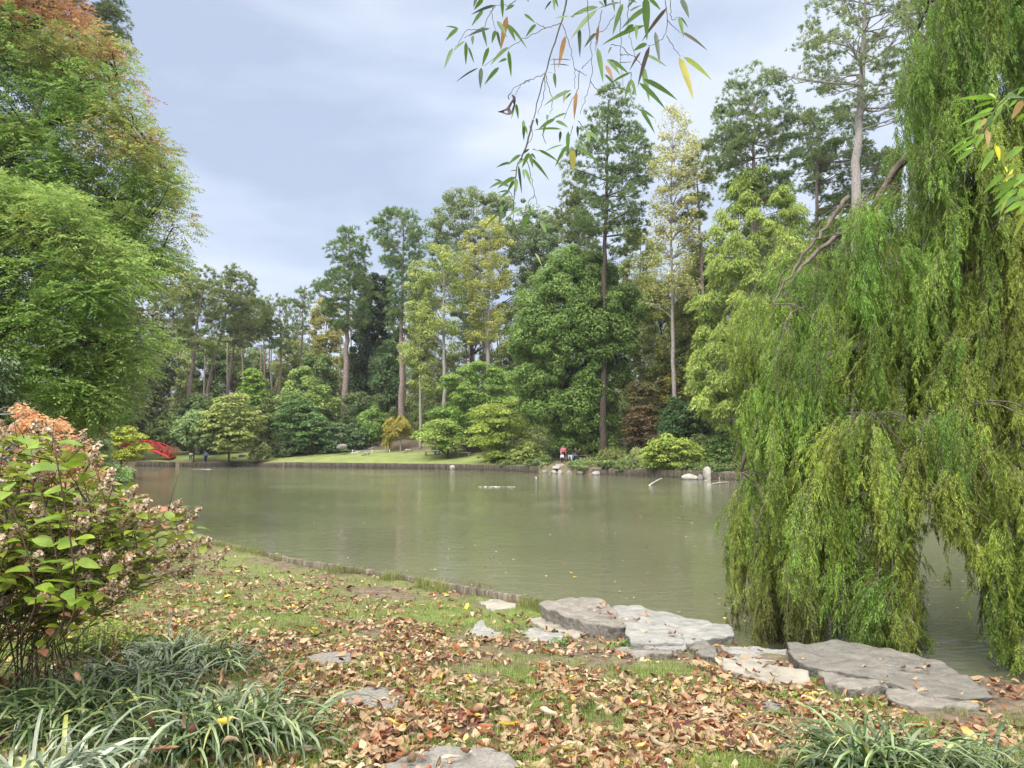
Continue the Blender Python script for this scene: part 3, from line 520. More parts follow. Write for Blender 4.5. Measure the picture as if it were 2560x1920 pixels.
bush('darker green layered shrub directly behind the white rocks', 64, [(1090, 1770, 1830), (1110, 1755, 1850), (1150, 1750, 1850), (1172, 1760, 1845)], 'layer', (.06, .12, .03), (.14, .2, .06), Rm=.5, dens=1.5)
bush('dark glossy evergreen shrub above the layered maple shrub', 72, [(1000, 1660, 1740), (1030, 1645, 1760), (1065, 1640, 1760), (1090, 1650, 1750)], 'leaf', (.03, .065, .022), (.07, .12, .04), Rm=.5)
bush('rust-red maple right of the central pine trunk, upper one of three', 76, [(950, 1575, 1630), (975, 1555, 1650), (1005, 1560, 1640)], 'layer', (.085, .085, .035), (.16, .13, .055), Rm=.6, name='maple_shrub')
bush('dull brownish-red maple low beside the big green tree, second of three', 75, [(1010, 1575, 1640), (1045, 1560, 1655), (1085, 1550, 1640), (1105, 1560, 1630)], 'layer', (.085, .065, .035), (.16, .11, .055), Rm=.6, name='maple_shrub')
bush('olive-brown maple behind the three small reddish ones, right of them', 79, [(925, 1640, 1720), (970, 1635, 1740), (1010, 1640, 1730)], 'layer', (.09, .085, .03), (.19, .15, .05), Rm=.6, name='maple_shrub')
bush('olive pampas-like grass clump behind the juniper bank', 72, [(1122, 1510, 1560), (1140, 1492, 1572), (1165, 1490, 1570)], 'droop', (.09, .11, .035), (.17, .18, .06), Rm=.45, leaf=.8, name='ornamental_grass')
bush('pale feathery grass clump with seed heads left of the layered maple shrub', 70, [(1120, 1575, 1610), (1140, 1562, 1618), (1170, 1560, 1612)], 'droop', (.14, .17, .06), (.27, .27, .12), Rm=.4, leaf=.8, name='ornamental_grass')
bush('long low juniper bank trailing over the rocks below the bench', 71, [(1163, 1430, 1560), (1168, 1415, 1600), (1181, 1420, 1620)], 'fine', (.09, .13, .05), (.19, .23, .09), Rm=.32, dens=2.2, name='juniper')
bush('small juniper left of the stone path to the water', 76, [(1148, 1345, 1375), (1160, 1335, 1385), (1174, 1335, 1380)], 'fine', (.06, .1, .04), (.14, .18, .07), Rm=.3, dens=2.2, name='juniper')
bush('bright yellow-green feathery maple in front of the red bridge', 58, [(1066, 290, 340), (1085, 262, 362), (1105, 250, 368), (1130, 245, 372), (1148, 262, 345)], 'layer', (.18, .21, .03), (.33, .34, .06), Rm=.38, leaf=.85, name='maple_shrub', dens=1.3, ground=-.9)
bush('grey-green bamboo-like shrub above the pond grass on the left shore', 52, [(1075, 230, 262), (1110, 222, 270), (1150, 222, 285), (1170, 228, 290)], 'fine', (.07, .11, .045), (.16, .2, .09), Rm=.4, dens=2, leaf=1.0)
bush('deep red maple top peeping out under the big reddening tree', 48, [(1060, 195, 240), (1072, 180, 258), (1092, 190, 255)], 'layer', (.14, .025, .02), (.26, .06, .04), Rm=.35, name='maple_shrub')
tree('magnolia_tree', 'dark glossy magnolia with brownish leaf undersides at the left shore', 'magnolia tree', 103, [(355, 1070), (355, 950), (350, 850)], .25, [(765, 320, 390), (800, 300, 415), (860, 300, 432), (930, 300, 440), (1000, 305, 425), (1050, 300, 400), (1085, 290, 370)], 'gloss', (.03, .045, .02), (.12, .11, .06), nb=40, dens=1.0, bark=M_BARKD, Rm=.95, group=GT)
# --- far wood: fills behind, one mass nobody could count
cl = []; RrL = []
for x0, x1, yt, yb, D, nn in ((300, 600, 850, 1060, 140, 190), (580, 900, 920, 1060, 142, 170), (640, 880, 880, 960, 150, 26), (400, 600, 830, 900, 150, 40), (860, 1300, 850, 1060, 135, 260), (1560, 1900, 800, 1080, 100, 150), (1850, 2300, 560, 1120, 92, 330), (2250, 2700, 500, 1120, 80, 300), (1040, 1620, 940, 1110, 108, 180), (-300, 300, 700, 1100, 100, 260)):
    for _ in range(nn):
        q = P(rng.uniform(x0, x1), yt + (yb - yt) * rng.uniform(0, 1) ** .8, D + rng.uniform(-4, 8)); cl.append(q); RrL.append(rng.uniform(.8, 1.9))
cl = np.array(cl); V, c_ = clump_leaves(cl, np.array(RrL), .75, 230, 'leaf', .42, .24, (.07, .1, .035), (.18, .2, .07), .5)
fw = quad_mesh('far_wood', V, c_, M_LEAF, None); tag(fw, 'hazy green mass of distant woodland seen between the trunks', 'woodland', kind='stuff')
cl = []; RrL = []
for _ in range(2300):
    px_ = rng.uniform(-200, 3000); D0 = float(np.interp(px_, [p for p, d in R2], [d for p, d in R2])); s_ = rng.uniform(9 if px_ > 1250 else 15, 42)
    if 790 < px_ < 1170 and s_ < 16.5: continue
    D = D0 + s_; x_ = (px_ - CX) / F * D; z_ = float(land_z(x_, D)); cl.append((x_, D, z_ + rng.uniform(.1, 1.6 + (2.2 if px_ < 800 or px_ > 1540 else 0)) * min(1, (s_ - 6) / 10))); RrL.append(rng.uniform(.7, 1.7))
for _ in range(420):
    px_ = rng.uniform(1235, 2700); D = float(np.interp(px_, [p for p, d in R2], [d for p, d in R2])) + rng.uniform(.15, 3.2)
    if 1372 < px_ < 1492: continue
    x_ = (px_ - CX) / F * D; cl.append((x_, D, float(land_z(x_, D)) + rng.uniform(-.1, .2))); RrL.append(rng.uniform(.3, .55))
V, c_ = clump_leaves(np.array(cl), np.array(RrL), .7, 190, 'leaf', .34, .2, (.035, .06, .02), (.15, .18, .06), .6)
tag(quad_mesh('undergrowth', V, c_, M_LEAF, None), 'dark green mixed undergrowth covering the slope under the far trees', 'undergrowth', kind='stuff')
tb = MB()
for _ in range(60):
    px_ = rng.choice([rng.uniform(400, 900), rng.uniform(1000, 1300), rng.uniform(1560, 2000)]); D = rng.uniform(128, 145); a = P(px_, 1060, D); gz = float(land_z(a[0], a[1]))
    a[2] = gz - .3; b = P(px_ + rng.uniform(-8, 8), rng.uniform(780, 880), D); tb.tube(curve([a, (a + b) / 2 + rng.normal(0, .15, 3), b], 6), np.linspace(.2, .08, 6), 6)
t_ = tb.build('tree_trunks', M_BARK, fw, True)
# ================================================================== big reddening tree, upper left
def inpoly(px, py, poly):
    poly = np.array(poly, float); x0, y0 = poly.T; x1, y1 = np.roll(poly, -1, 0).T; c = np.zeros(px.shape, bool)
    for a, b, d, e in zip(x0, y0, x1, y1):
        if b == e: continue
        m_ = ((b > py) != (e > py)) & (px < (d - a) * (py - b) / (e - b) + a); c ^= m_
    return c
def sample_poly(poly, n):
    p_ = np.array(poly, float); lo = p_.min(0); hi = p_.max(0); out = np.zeros((0, 2))
    while len(out) < n:
        q = rng.uniform(lo, hi, (n * 3, 2)); out = np.vstack([out, q[inpoly(q[:, 0], q[:, 1], poly)]])
    return out[:n]
def compound(pos, ax, nl, Ln, Wd, droop=.35, spread=.5):
    """pinnate leaves: a rachis at pos along ax with nl leaflets in a drooping plane"""
    n = len(pos); t = np.tile(np.linspace(.12, 1, nl), n); k = np.repeat(np.arange(n), nl); sgn = np.tile(np.where(np.arange(nl) % 2, 1., -1.), n)
    side = unit(np.cross(ax, rdir(n) * .5 + [0, 0, 1.])); RL = Ln * nl * .33
    base = pos[k] + ax[k] * (t * RL)[:, None] + np.array([0, 0, -1.]) * (droop * RL * t ** 2)[:, None]
    la = unit(ax[k] * (.55 + .5 * (t > .95)[:, None]) + side[k] * sgn[:, None] * .9 + [0, 0, -.35] + rdir(n * nl) * .25)
    sd = unit(np.cross(la, rdir(n * nl) * .55 + [0, 0, 1.])); sd = np.cross(sd, la); sd = np.cross(la, sd)
    L_ = Ln * rng.uniform(.8, 1.15, n * nl); sd = unit(np.cross(la, [0, 0, 1.]) + rdir(n * nl) * .5)
    sd = unit(sd - la * np.sum(sd * la, 1, keepdims=True))
    return quads(base + la * L_[:, None] * .5, la, sd, L_, Wd), k
def pistache():
    D0 = 23
    root = empty('pistache_tree', P(-330, 1180, D0) * [1, 1, 0] + [0, 0, -.35], 'big spreading tree turning from green to orange-red, filling the upper left', 'tree')
    top = [(-500, -200), (150, -200), (180, 60), (235, 90), (315, 150), (335, 235), (335, 300), (412, 395), (430, 440), (425, 490), (450, 560), (438, 640), (435, 720), (420, 745), (330, 720), (250, 640), (150, 560), (-500, 520)]
    low = [(-500, 380), (60, 470), (160, 480), (240, 560), (325, 640), (330, 720), (315, 800), (385, 862), (355, 930), (315, 960), (310, 1010), (290, 1060), (180, 1075), (60, 1010), (-100, 960), (-500, 960)]
    C = []; far_ = []
    for poly, n, Da, Db, kind in ((top, 820, 21, 27, 0), (low, 640, 17.5, 22.5, 1)):
        q = sample_poly(poly, n); 
        for a, b in q:
            D = rng.uniform(Da, Db); C.append(P(a, b, D)); far_.append(kind)
    C = np.array(C); kind = np.array(far_); m = len(C)
    trunk = curve([P(-330, 1230, D0), P(-320, 1000, D0), P(-260, 700, D0), P(-220, 450, D0 + .5), P(-200, 100, D0 + 1)], 24)
    tb = MB(); tb.tube(trunk, np.linspace(.5, .14, 24), 12)
    limbs = [[P(-290, 850, D0), P(-100, 880, 21), P(60, 920, 19.8), P(220, 1000, 19)], [P(-290, 800, D0), P(-60, 780, 20.5), P(110, 830, 19.5), P(280, 880, 18.8)], [P(-250, 650, D0), P(0, 600, 21), P(150, 640, 20), P(260, 700, 19)],
             [P(-240, 560, D0), P(-40, 440, 22.5), P(140, 470, 23), P(290, 560, 23), P(400, 640, 23.5)], [P(-230, 500, D0), P(-30, 350, 23.5), P(100, 340, 24), P(200, 430, 24), P(300, 500, 24.5)], [P(-220, 420, D0), P(0, 360, 24), P(90, 320, 24), P(170, 240, 24), P(300, 215, 24)],
             [P(90, 320, 24), P(200, 285, 24), P(310, 290, 24.5)], [P(-220, 300, D0), P(0, 120, 24), P(100, 60, 24), P(210, 110, 24)], [P(-60, 440, 22.5), P(60, 410, 22.6), P(160, 520, 22.5), P(230, 580, 22)], [P(60, 345, 24), P(130, 300, 23.5), P(220, 240, 23.5), P(320, 330, 24), P(400, 400, 24)]]
    LB = []
    for l in limbs:
        c_ = curve(l, 22); c_[1:-1] += rng.normal(0, .03, (20, 3)); tb.tube(c_, np.linspace(.15, .03, 22), 8); LB.append(c_)
    A = np.vstack(LB)
    for i_ in range(m):
        if rng.uniform() < .62:
            dd = np.linalg.norm((A - C[i_]) * [1, .8, 1.1], axis=1); a = A[int(np.argmin(dd + rng.uniform(0, .5, len(dd))))]; e_ = C[i_]; L_ = np.linalg.norm(e_ - a)
            if L_ > 4.5: continue
            p_ = curve([a, (a + e_) / 2 + [0, 0, .1 * L_] + rng.normal(0, .05 * L_, 3), e_], 7); tb.tube(p_, np.linspace(.012 + .008 * L_, .006, 7), 5, cap=False)
            for _ in range(3):
                s_ = p_[rng.integers(2, 6)]; tb.tube([s_, s_ + (rdir(1)[0] * .45 + [.2, 0, -.05])], [.008, .004], 3, cap=False)
    tb.build('trunk', M_BARKD, root, True)
    # clumps: sprays of compound leaves, drooping at the tips
    per = 44; k = np.repeat(np.arange(m), per); d = rdir(len(k)); Rc = rng.uniform(.4, .75, m)
    pos = C[k] + d * (Rc[k] * rng.uniform(.2, 1, len(k)) ** .5)[:, None] * [1, 1, .55]
    ax = unit(d * [1, 1, .5] + [.15, -.1, .1]); ok = rng.uniform(0, 1, len(k)) < 2; pos, ax, k = pos[ok], ax[ok], k[ok]
    V, kk = compound(pos, ax, 9, .118, .05)
    kk = k[kk]; z = C[:, 2]; xx = C[:, 0] / C[:, 1]
    py = CY - (np.tan(np.arctan2(C[:, 2] - CAMZ, C[:, 1]) - PITCH)) * F; pxc = CX + C[:, 0] / C[:, 1] * F
    edge = (pxc - np.interp(py, [0, 150, 300, 400, 560, 720], [180, 320, 350, 440, 470, 450])) / 200.     # 0 at the rim, negative inside
    red = np.clip(.9 + edge * .75, 0, 1) * np.clip((640 - py) / 300, 0, 1) + .75 * np.clip((150 - py) / 170, 0, 1); red = np.where(kind == 0, red, 0) + rng.normal(0, .12, m) * (kind == 0)
    olive = np.clip(np.where(kind == 0, .5 + .6 * edge, .08) + rng.normal(0, .16, m), 0, 1)
    g1, g2, ol, rd = np.array([.18, .3, .06]), np.array([.32, .44, .13]), np.array([.3, .33, .09]), np.array([.52, .22, .14])
    patch = vnoise(pxc / 70., py / 45., 1.0, 77) * .5 + vnoise(pxc / 30., py / 22., 1.0, 78) * .35; red = np.clip((red - .33 + patch * .75) * 1.3, 0, .8); olive = np.clip(olive + patch * .3, 0, 1)
    t = rng.uniform(0, 1, m)[:, None]; cc = (g1 * (1 - t) + g2 * t); cc = cc * (1 - olive[:, None]) + ol * olive[:, None]; r_ = np.clip(red, 0, .8)[:, None]; cc = cc * (1 - r_) + rd * r_
    col = cc[kk] * rng.uniform(.75, 1.25, (len(kk), 1)) * (1 + rng.normal(0, .06, (len(kk), 3)))
    quad_mesh('crown', V, col, M_LEAF, root)
pistache()

# ================================================================== weeping bald cypress at the right
CYT = np.array([8.0, 11.6])       # trunk position
SIL = [(-250, 2290), (0, 2272), (150, 2262), (290, 2235), (400, 2185), (460, 2150), (555, 2080), (640, 1960), (695, 1905), (800, 1880), (880, 1880), (960, 1885), (1040, 1880), (1100, 1880), (1150, 1868), (1200, 1855), (1250, 1838), (1300, 1855), (1365, 1866), (1480, 1880), (1600, 1890), (1700, 1900)]
def cy_bottom(px):
    return np.interp(px, [1760, 1800, 1840, 1900, 2040, 2060, 2105, 2125, 2260, 2300, 2315, 2345, 2420, 2455, 2480, 2560, 2700], [1290, 1400, 1590, 1592, 1580, 1440, 1440, 1560, 1610, 1500, 1230, 1260, 1400, 1440, 1600, 1680, 1720])
M_CYBARK = solid_mat('cypress_bark', (.06, .045, .035), (.19, .155, .125), 6, .9, .7, (2, 2, .6), dist=.02)
def cypress():
    root = empty('weeping_cypress', (CYT[0], CYT[1], -1.1), 'weeping feathery green cypress with curtains of foliage hanging down to the water', 'cypress tree')
    tb = MB()
    tr = curve([(8.0, 11.6, -1.3), (7.9, 11.5, 1.2), (6.9, 11.1, 3.6), (6.9, 10.9, 5.6), (6.4, 10.9, 8.2), (6.9, 10.6, 11)], 26); tb.tube(tr, np.linspace(.34, .09, 26), 12)
    Lm = []
    def limb(l, r0, r1_): c_ = curve(l, 20); c_ += rng.normal(0, .015, c_.shape); tb.tube(c_, np.linspace(r0, r1_, 20), 8); Lm.append(c_)
    limb([tr[12], P(2480, 700, 10.6), P(2430, 640, 10.2), P(2390, 620, 10), P(2300, 640, 9.8)], .17, .07)
    limb([P(2300, 640, 10.2), P(2200, 560, 10.4), P(2080, 600, 10.4), P(1980, 700, 10.2), P(1920, 860, 10)], .05, .015)
    limb([tr[16], P(2500, 350, 10.4), P(2440, 320, 10.1), P(2380, 330, 10), P(2260, 400, 9.8), P(2180, 520, 9.7)], .13, .03)
    limb([P(2520, 330, 10.4), P(2500, 420, 10.2), P(2495, 520, 10)], .07, .04)
    limb([tr[9], P(2420, 900, 10.4), P(2250, 860, 9.9), P(2050, 900, 9.5), P(1920, 1010, 9.4), P(1850, 1180, 9.4)], .12, .02)
    limb([tr[20], P(2450, 60, 10.6), P(2350, -10, 10.4), P(2290, 80, 10.2)], .08, .02)
    limb([tr[14], P(2600, 600, 10.2), P(2500, 560, 9.8), P(2420, 640, 9.6), P(2360, 800, 9.6)], .06, .02)
    limb([tr[8], P(2560, 1000, 10), P(2420, 1000, 9.2), P(2300, 1080, 8.8), P(2220, 1230, 8.7)], .08, .015)
    limb([P(2120, 495, 9.3), P(2060, 570, 9.2), P(2000, 650, 9.2), P(1930, 760, 9.2)], .03, .01)
    sy = np.array([a for a, b in SIL], float); sx_ = np.array([b for a, b in SIL], float)
    # strands: start point on the canopy shell, then hang
    npl = 860; st = []; plume = 0
    while plume < npl:
        py = rng.uniform(-230, 1600); px = rng.uniform(1770, 2760)
        xl = np.interp(py, sy, sx_) + 14 * math.sin(py * .06)
        if px < xl: continue
        Ls = rng.uniform(.8, 1.75)
        if px < 2360 and py < 460: Ls *= .8
        bot = cy_bottom(px) + rng.normal(0, 22); D = rng.uniform(8.9, 10.4) if rng.uniform() < .75 else rng.uniform(10.4, 13.5)
        if py > 1000 and px > 2000: D -= rng.uniform(.3, 1.0)
        if px > 2330: D = min(D, 11.3) - .35
        if 2120 < px < 2205 and 1120 < py < 1330 and rng.uniform() < .6: continue
        if 2295 < px < 2350 and 1100 < py < 1500: continue
        if 1900 < px < 2330 and py < 150 and rng.uniform() < .25: continue
        if py > bot - 60: continue
        plume += 1; w_ = rng.uniform(.04, .1); lx, ly = rng.normal(0, .1), rng.normal(-.05, .08)
        for q_ in range(int(rng.uniform(9, 15))):
            ox, oz = rng.normal(0, w_), -abs(rng.normal(0, .12)); L2 = Ls * rng.uniform(.55, 1.05) * math.exp(-(ox / w_ / 2.2) ** 2); c0 = P(px, py, D + rng.normal(0, .08)) + [ox, 0, oz]
            pyc = py - oz / D * F; L2 = min(L2, (bot + rng.normal(0, 14) - pyc) * D / F)
            if L2 < .15: continue
            st.append((*c0, L2, px, py, lx, ly, plume))
    st = np.array(st); n = len(st); S0 = st[:, :3]; Ls = st[:, 3]; Ls = np.minimum(Ls, (S0[:, 2] - WATER + .03)); spx, spy = st[:, 4], st[:, 5]; plu = st[:, 8].astype(int)
    m = 9; t = np.linspace(0, 1, m)
    lean = st[:, 6:8] + rng.normal(0, .05, (n, 2)) + np.where((spx < 2250)[:, None], [-.12, -.03], [-.03, -.03]); crv = rng.uniform(.3, 1, n)
    lean[:, 0] *= np.where((spy > 850) & (spx < 2000), .3, 1.); lean[:, 0] *= 1 + .4 * ((spx - np.interp(spy, sy, sx_)) < 60)
    # outward first, then straight down, sway
    path = np.zeros((n, m, 3))
    path[:, :, :2] = S0[:, None, :2] + (lean[:, None] * (1 - (1 - t[None, :, None]) ** 2.2)) * 1.2
    path[:, :, 2] = S0[:, None, 2] - Ls[:, None] * t[None] ** 1.15
    path[:, :, 0] += .03 * np.sin(t[None] * 5 + rng.uniform(0, 6, (n, 1))); path[:, :, 2] = np.maximum(path[:, :, 2], WATER - .05)
    for i_ in range(n):
        if i_ % 3 == 0: tb.tube(path[i_], np.linspace(.006, .002, m), 3, cap=False)
    # some long bare pale twigs
    for i_ in rng.permutation(n)[:26]:
        s_ = S0[i_]; tb.tube(curve([s_ + [.15, 0, .35], s_ + [-.1, -.12, .2], s_ + [-.22, -.15, -.3], s_ + [-.25, -.15, -.9]], 9), np.linspace(.008, .0025, 9), 4, cap=False)
    A = np.vstack(Lm)
    for i_ in rng.permutation(n)[:260]:
        e_ = S0[i_]; dd = np.linalg.norm((A - e_) * [1, 1, 1.4], axis=1); a = A[int(np.argmin(dd))]; L_ = np.linalg.norm(a - e_)
        if L_ < 1.3: tb.tube(curve([a, (a + e_) / 2 + [0, 0, .18 * L_], e_], 6), np.linspace(.006 + .007 * L_, .004, 6), 4, cap=False)
    tb.build('trunk', M_CYBARK, root, True)
    # shoots along each strand
    ns = np.maximum(5, (Ls * 24)).astype(int); k = np.repeat(np.arange(n), ns); N1 = len(k)
    tt = rng.uniform(.02, 1, N1); f = tt * (m - 1); i0 = np.minimum(f.astype(int), m - 2); fr = (f - i0)[:, None]
    sp = path[k, i0] * (1 - fr) + path[k, i0 + 1] * fr; down = unit(path[k, i0 + 1] - path[k, i0])
    out = rdir(N1) * [1, 1, .2]; ax = unit(unit(out) * .42 + down * .9); SL = rng.uniform(.06, .15, N1) * (1.1 - .5 * tt) * 1.25
    nl = 11; kk = np.repeat(np.arange(N1), nl); u_ = np.tile(np.linspace(.05, 1, nl), N1); sg = np.tile(np.where(np.arange(nl) % 2, 1., -1.), N1)
    pl = unit(np.cross(ax, rdir(N1)))
    b = sp[kk] + ax[kk] * (SL[kk] * u_)[:, None] + np.array([0, 0, -1.]) * (SL[kk] * .3 * u_ ** 2)[:, None]
    la = unit(ax[kk] * .8 + pl[kk] * sg[:, None] * .55 + [0, 0, -.3] + rdir(len(kk)) * .15); LL = .045 * (1.15 - .6 * u_) * rng.uniform(.8, 1.2, len(kk))
    sd = unit(np.cross(la, rdir(len(kk)))); V = quads(b + la * LL[:, None] * .5, la, sd, LL, .0115)
    # colour per strand: fresh green, olive-yellow, brown near the water
    py_s = spy; a_ = np.clip(.52 + .55 * vnoise(S0[:, 0] * 1.0, S0[:, 2] * .8, .8, 21) + rng.normal(0, .1, n) + (rng.normal(0, .16, npl + 1))[plu], 0, 1)
    a_ = np.where((spy < 420) & (spx < 2420), a_ * .35, a_)
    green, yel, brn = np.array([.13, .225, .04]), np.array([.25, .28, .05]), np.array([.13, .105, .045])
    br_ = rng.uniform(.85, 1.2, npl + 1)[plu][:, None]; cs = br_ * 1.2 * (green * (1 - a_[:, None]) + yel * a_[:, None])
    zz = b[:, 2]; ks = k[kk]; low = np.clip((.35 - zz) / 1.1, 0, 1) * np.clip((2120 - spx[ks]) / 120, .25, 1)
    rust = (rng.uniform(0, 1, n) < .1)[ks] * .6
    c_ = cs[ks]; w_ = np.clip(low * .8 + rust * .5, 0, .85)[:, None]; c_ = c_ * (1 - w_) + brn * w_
    col = c_ * rng.uniform(.75, 1.25, (N1, 1))[kk] * rng.uniform(.85, 1.15, (len(kk), 1))
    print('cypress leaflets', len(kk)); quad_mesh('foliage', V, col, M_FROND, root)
cypress()

# ================================================================== bamboo sprays hanging into the frame
def long_leaf(mb, a, b, w, col, fold=.14, droop=.12, rows=7, roll=None):
    """bamboo-like blade from a to b (world points)"""
    a = np.array(a); b = np.array(b); L_ = np.linalg.norm(b - a); ax = (b - a) / L_
    s = np.cross(ax, [0, 1, 0]); s /= np.linalg.norm(s) + 1e-9; th = rng.normal(0, .35) if roll is None else roll
    nn = np.cross(ax, s); side = s * math.cos(th) + nn * math.sin(th); nn = np.cross(ax, side)
    t = np.linspace(0, 1, rows); prof = np.interp(t, [0, .06, .22, .5, .8, 1], [.12, .62, 1, .92, .48, 0]) * w / 2
    V = []
    for q, h_ in zip(t, prof):
        c = a + ax * L_ * q + np.array([0, 0, 1]) * droop * L_ * (q * (1 - q)) * 1.6
        V += [c - side * h_ + nn * fold * h_, c, c + side * h_ + nn * fold * h_]
    Fq = []
    for r_ in range(rows - 1):
        for c in range(2): Fq.append((r_ * 3 + c, r_ * 3 + c + 1, r_ * 3 + c + 4, r_ * 3 + c + 3))
    mb.add(V, Fq, None, col)
GA = [(143, 223, 42, 325, 30, 0), (140, 223, 42, 210, 12, 0), (100, 380, 33, 548, 30, 0), (195, 325, 112, 400, 22, 0), (205, 332, 204, 515, 28, 0), (222, 370, 270, 502, 18, 0), (258, 282, 258, 358, 26, 1), (392, 225, 222, 290, 22, 1), (332, 215, 372, 375, 24, 0), (385, 375, 332, 528, 32, 0), (300, 538, 125, 650, 14, 1), (325, 535, 318, 705, 34, 1), (465, 532, 350, 672, 30, 0), (438, 42, 240, 120, 22, 1), (340, 85, 248, 210, 28, 0), (490, -20, 496, 148, 28, 0), (585, 40, 512, 85, 26, 0), (340, -10, 268, 80, 34, 0), (290, -20, 265, 60, 24, 1), (452, 165, 530, 300, 34, 0), (530, 190, 598, 330, 30, 0), (530, 130, 478, 405, 42, 2), (540, 192, 690, 388, 24, 0), (438, 240, 408, 345, 28, 0), (448, 245, 478, 378, 26, 0), (540, 370, 395, 522, 32, 0), (540, 402, 563, 612, 30, 0), (528, 465, 460, 496, 20, 0), (665, 112, 755, 186, 20, 0), (758, 192, 675, 296, 26, 0), (880, 8, 826, 80, 16, 1), (895, -20, 905, 90, 26, 0), (905, -20, 935, 62, 18, 0), (1245, 55, 1022, 138, 42, 0), (1240, 75, 1030, 315, 42, 0), (1425, 20, 1245, 72, 18, 1), (1015, 130, 905, 148, 18, 0), (1100, 220, 1105, 458, 30, 1), (990, 285, 935, 540, 36, 2), (1035, 475, 845, 480, 14, 1), (1020, 518, 860, 512, 10, 1), (840, 572, 896, 582, 12, 0), (902, 575, 915, 700, 28, 0), (1235, 260, 1138, 380, 26, 1), (1250, 205, 1238, 375, 20, 2), (1445, 30, 1362, 285, 42, 0), (1500, 90, 1600, 40, 20, 1), (1635, 60, 1430, 230, 38, 0), (1625, -30, 1634, 325, 60, 0), (1795, 60, 1590, 335, 34, 3), (1650, -10, 1745, 82, 36, 0), (1620, 200, 1272, 360, 32, 0), (1530, 195, 1445, 260, 30, 0), (1550, 195, 1552, 320, 26, 0), (1700, 252, 1738, 515, 34, 1), (1905, -10, 1968, 145, 42, 1), (1888, 130, 1925, 300, 30, 0), (1900, 135, 1960, 220, 14, 0), (1905, 252, 2115, 402, 30, 3), (1245, 380, 1290, 662, 40, 0), (1355, 368, 1325, 430, 14, 1), (1320, 470, 1428, 600, 34, 0), (1325, 470, 1495, 585, 36, 0), (1340, 485, 1415, 495, 20, 1), (1310, 518, 1368, 640, 34, 2), (1300, 590, 1395, 690, 34, 0), (1510, 570, 1330, 672, 20, 0), (1635, 345, 1525, 405, 34, 0), (1620, 430, 1795, 530, 26, 0), (1585, 410, 1495, 562, 18, 3), (1655, 365, 1560, 690, 34, 3), (1600, 520, 1655, 815, 40, 0), (1610, 625, 1880, 795, 38, 0), (1575, 655, 1785, 868, 40, 0), (1510, 625, 1455, 800, 28, 0), (1510, 625, 1552, 765, 26, 0), (1890, 450, 2005, 798, 52, 4), (1925, 450, 2148, 635, 40, 5), (1035, 712, 815, 840, 34, 0), (1078, 725, 1060, 950, 36, 2), (990, 710, 975, 820, 22, 4), (1035, 735, 985, 790, 16, 0), (1000, 895, 865, 955, 24, 0), (1580, 865, 1700, 940, 22, 0), (1585, 870, 1700, 1060, 42, 0), (600, 820, 620, 945, 22, 0), (590, 850, 560, 950, 10, 0), (1255, 10, 1300, 60, 18, 1), (1360, -10, 1380, 95, 26, 1), (1300, -20, 1312, 60, 26, 1), (1430, -30, 1560, 25, 22, 0), (1480, 60, 1560, -20, 18, 1), (690, -20, 698, 20, 14, 0), (1385, 690, 1525, 742, 14, 0), (850, 905, 845, 960, 20, 0)]
GBm = [(865, 0, 870, 215, 34, 0), (880, 60, 908, 150, 24, 0), (868, 60, 868, 215, 32, 0), (1000, -20, 1012, 65, 24, 1), (1190, -10, 1018, 100, 36, 0), (1100, 20, 1065, 170, 30, 0), (1200, 10, 1330, 82, 34, 0), (1260, 95, 965, 108, 22, 0), (1250, 115, 1240, 235, 30, 1), (1425, 60, 1430, 185, 26, 1), (1520, 115, 1550, 245, 48, 0), (1540, 120, 1660, 240, 36, 0), (1475, 250, 1530, 330, 34, 0), (1435, 285, 1670, 470, 34, 0), (1275, 258, 1085, 330, 22, 0), (1320, 260, 1190, 490, 34, 0), (1330, 120, 1322, 380, 40, 0), (1370, 305, 1385, 548, 66, 4), (1412, 300, 1415, 400, 22, 1), (1020, 308, 1235, 440, 28, 0), (835, 360, 700, 470, 34, 0), (725, 440, 580, 494, 24, 0), (925, 300, 835, 375, 20, 1), (865, 400, 790, 490, 30, 0), (925, 340, 850, 500, 40, 0), (930, 350, 965, 500, 34, 0), (945, 345, 995, 410, 22, 0), (930, 385, 1135, 630, 34, 0), (800, 525, 720, 530, 14, 0), (815, 475, 848, 770, 32, 1), (880, 505, 945, 680, 32, 0), (862, 510, 875, 615, 24, 0), (780, 592, 590, 712, 42, 0), (660, 640, 505, 710, 34, 0), (640, 640, 560, 618, 16, 0), (715, 690, 610, 660, 30, 1), (770, 625, 700, 750, 34, 0), (790, 610, 785, 765, 40, 0), (720, 735, 595, 755, 18, 0), (715, 745, 610, 825, 26, 0), (640, 885, 625, 975, 38, 0), (655, 950, 603, 1100, 44, 1), (610, 962, 500, 1000, 12, 1), (600, 980, 440, 1140, 22, 0), (860, 910, 690, 1015, 34, 0), (740, 1030, 730, 1105, 24, 0), (755, 1045, 790, 1205, 34, 0), (905, 882, 885, 940, 28, 0), (925, 885, 942, 980, 24, 0), (930, 980, 822, 1170, 50, 0), (1048, 1040, 1104, 1180, 48, 0), (1105, 890, 1180, 930, 14, 0), (985, 1380, 1062, 1525, 18, 5)]
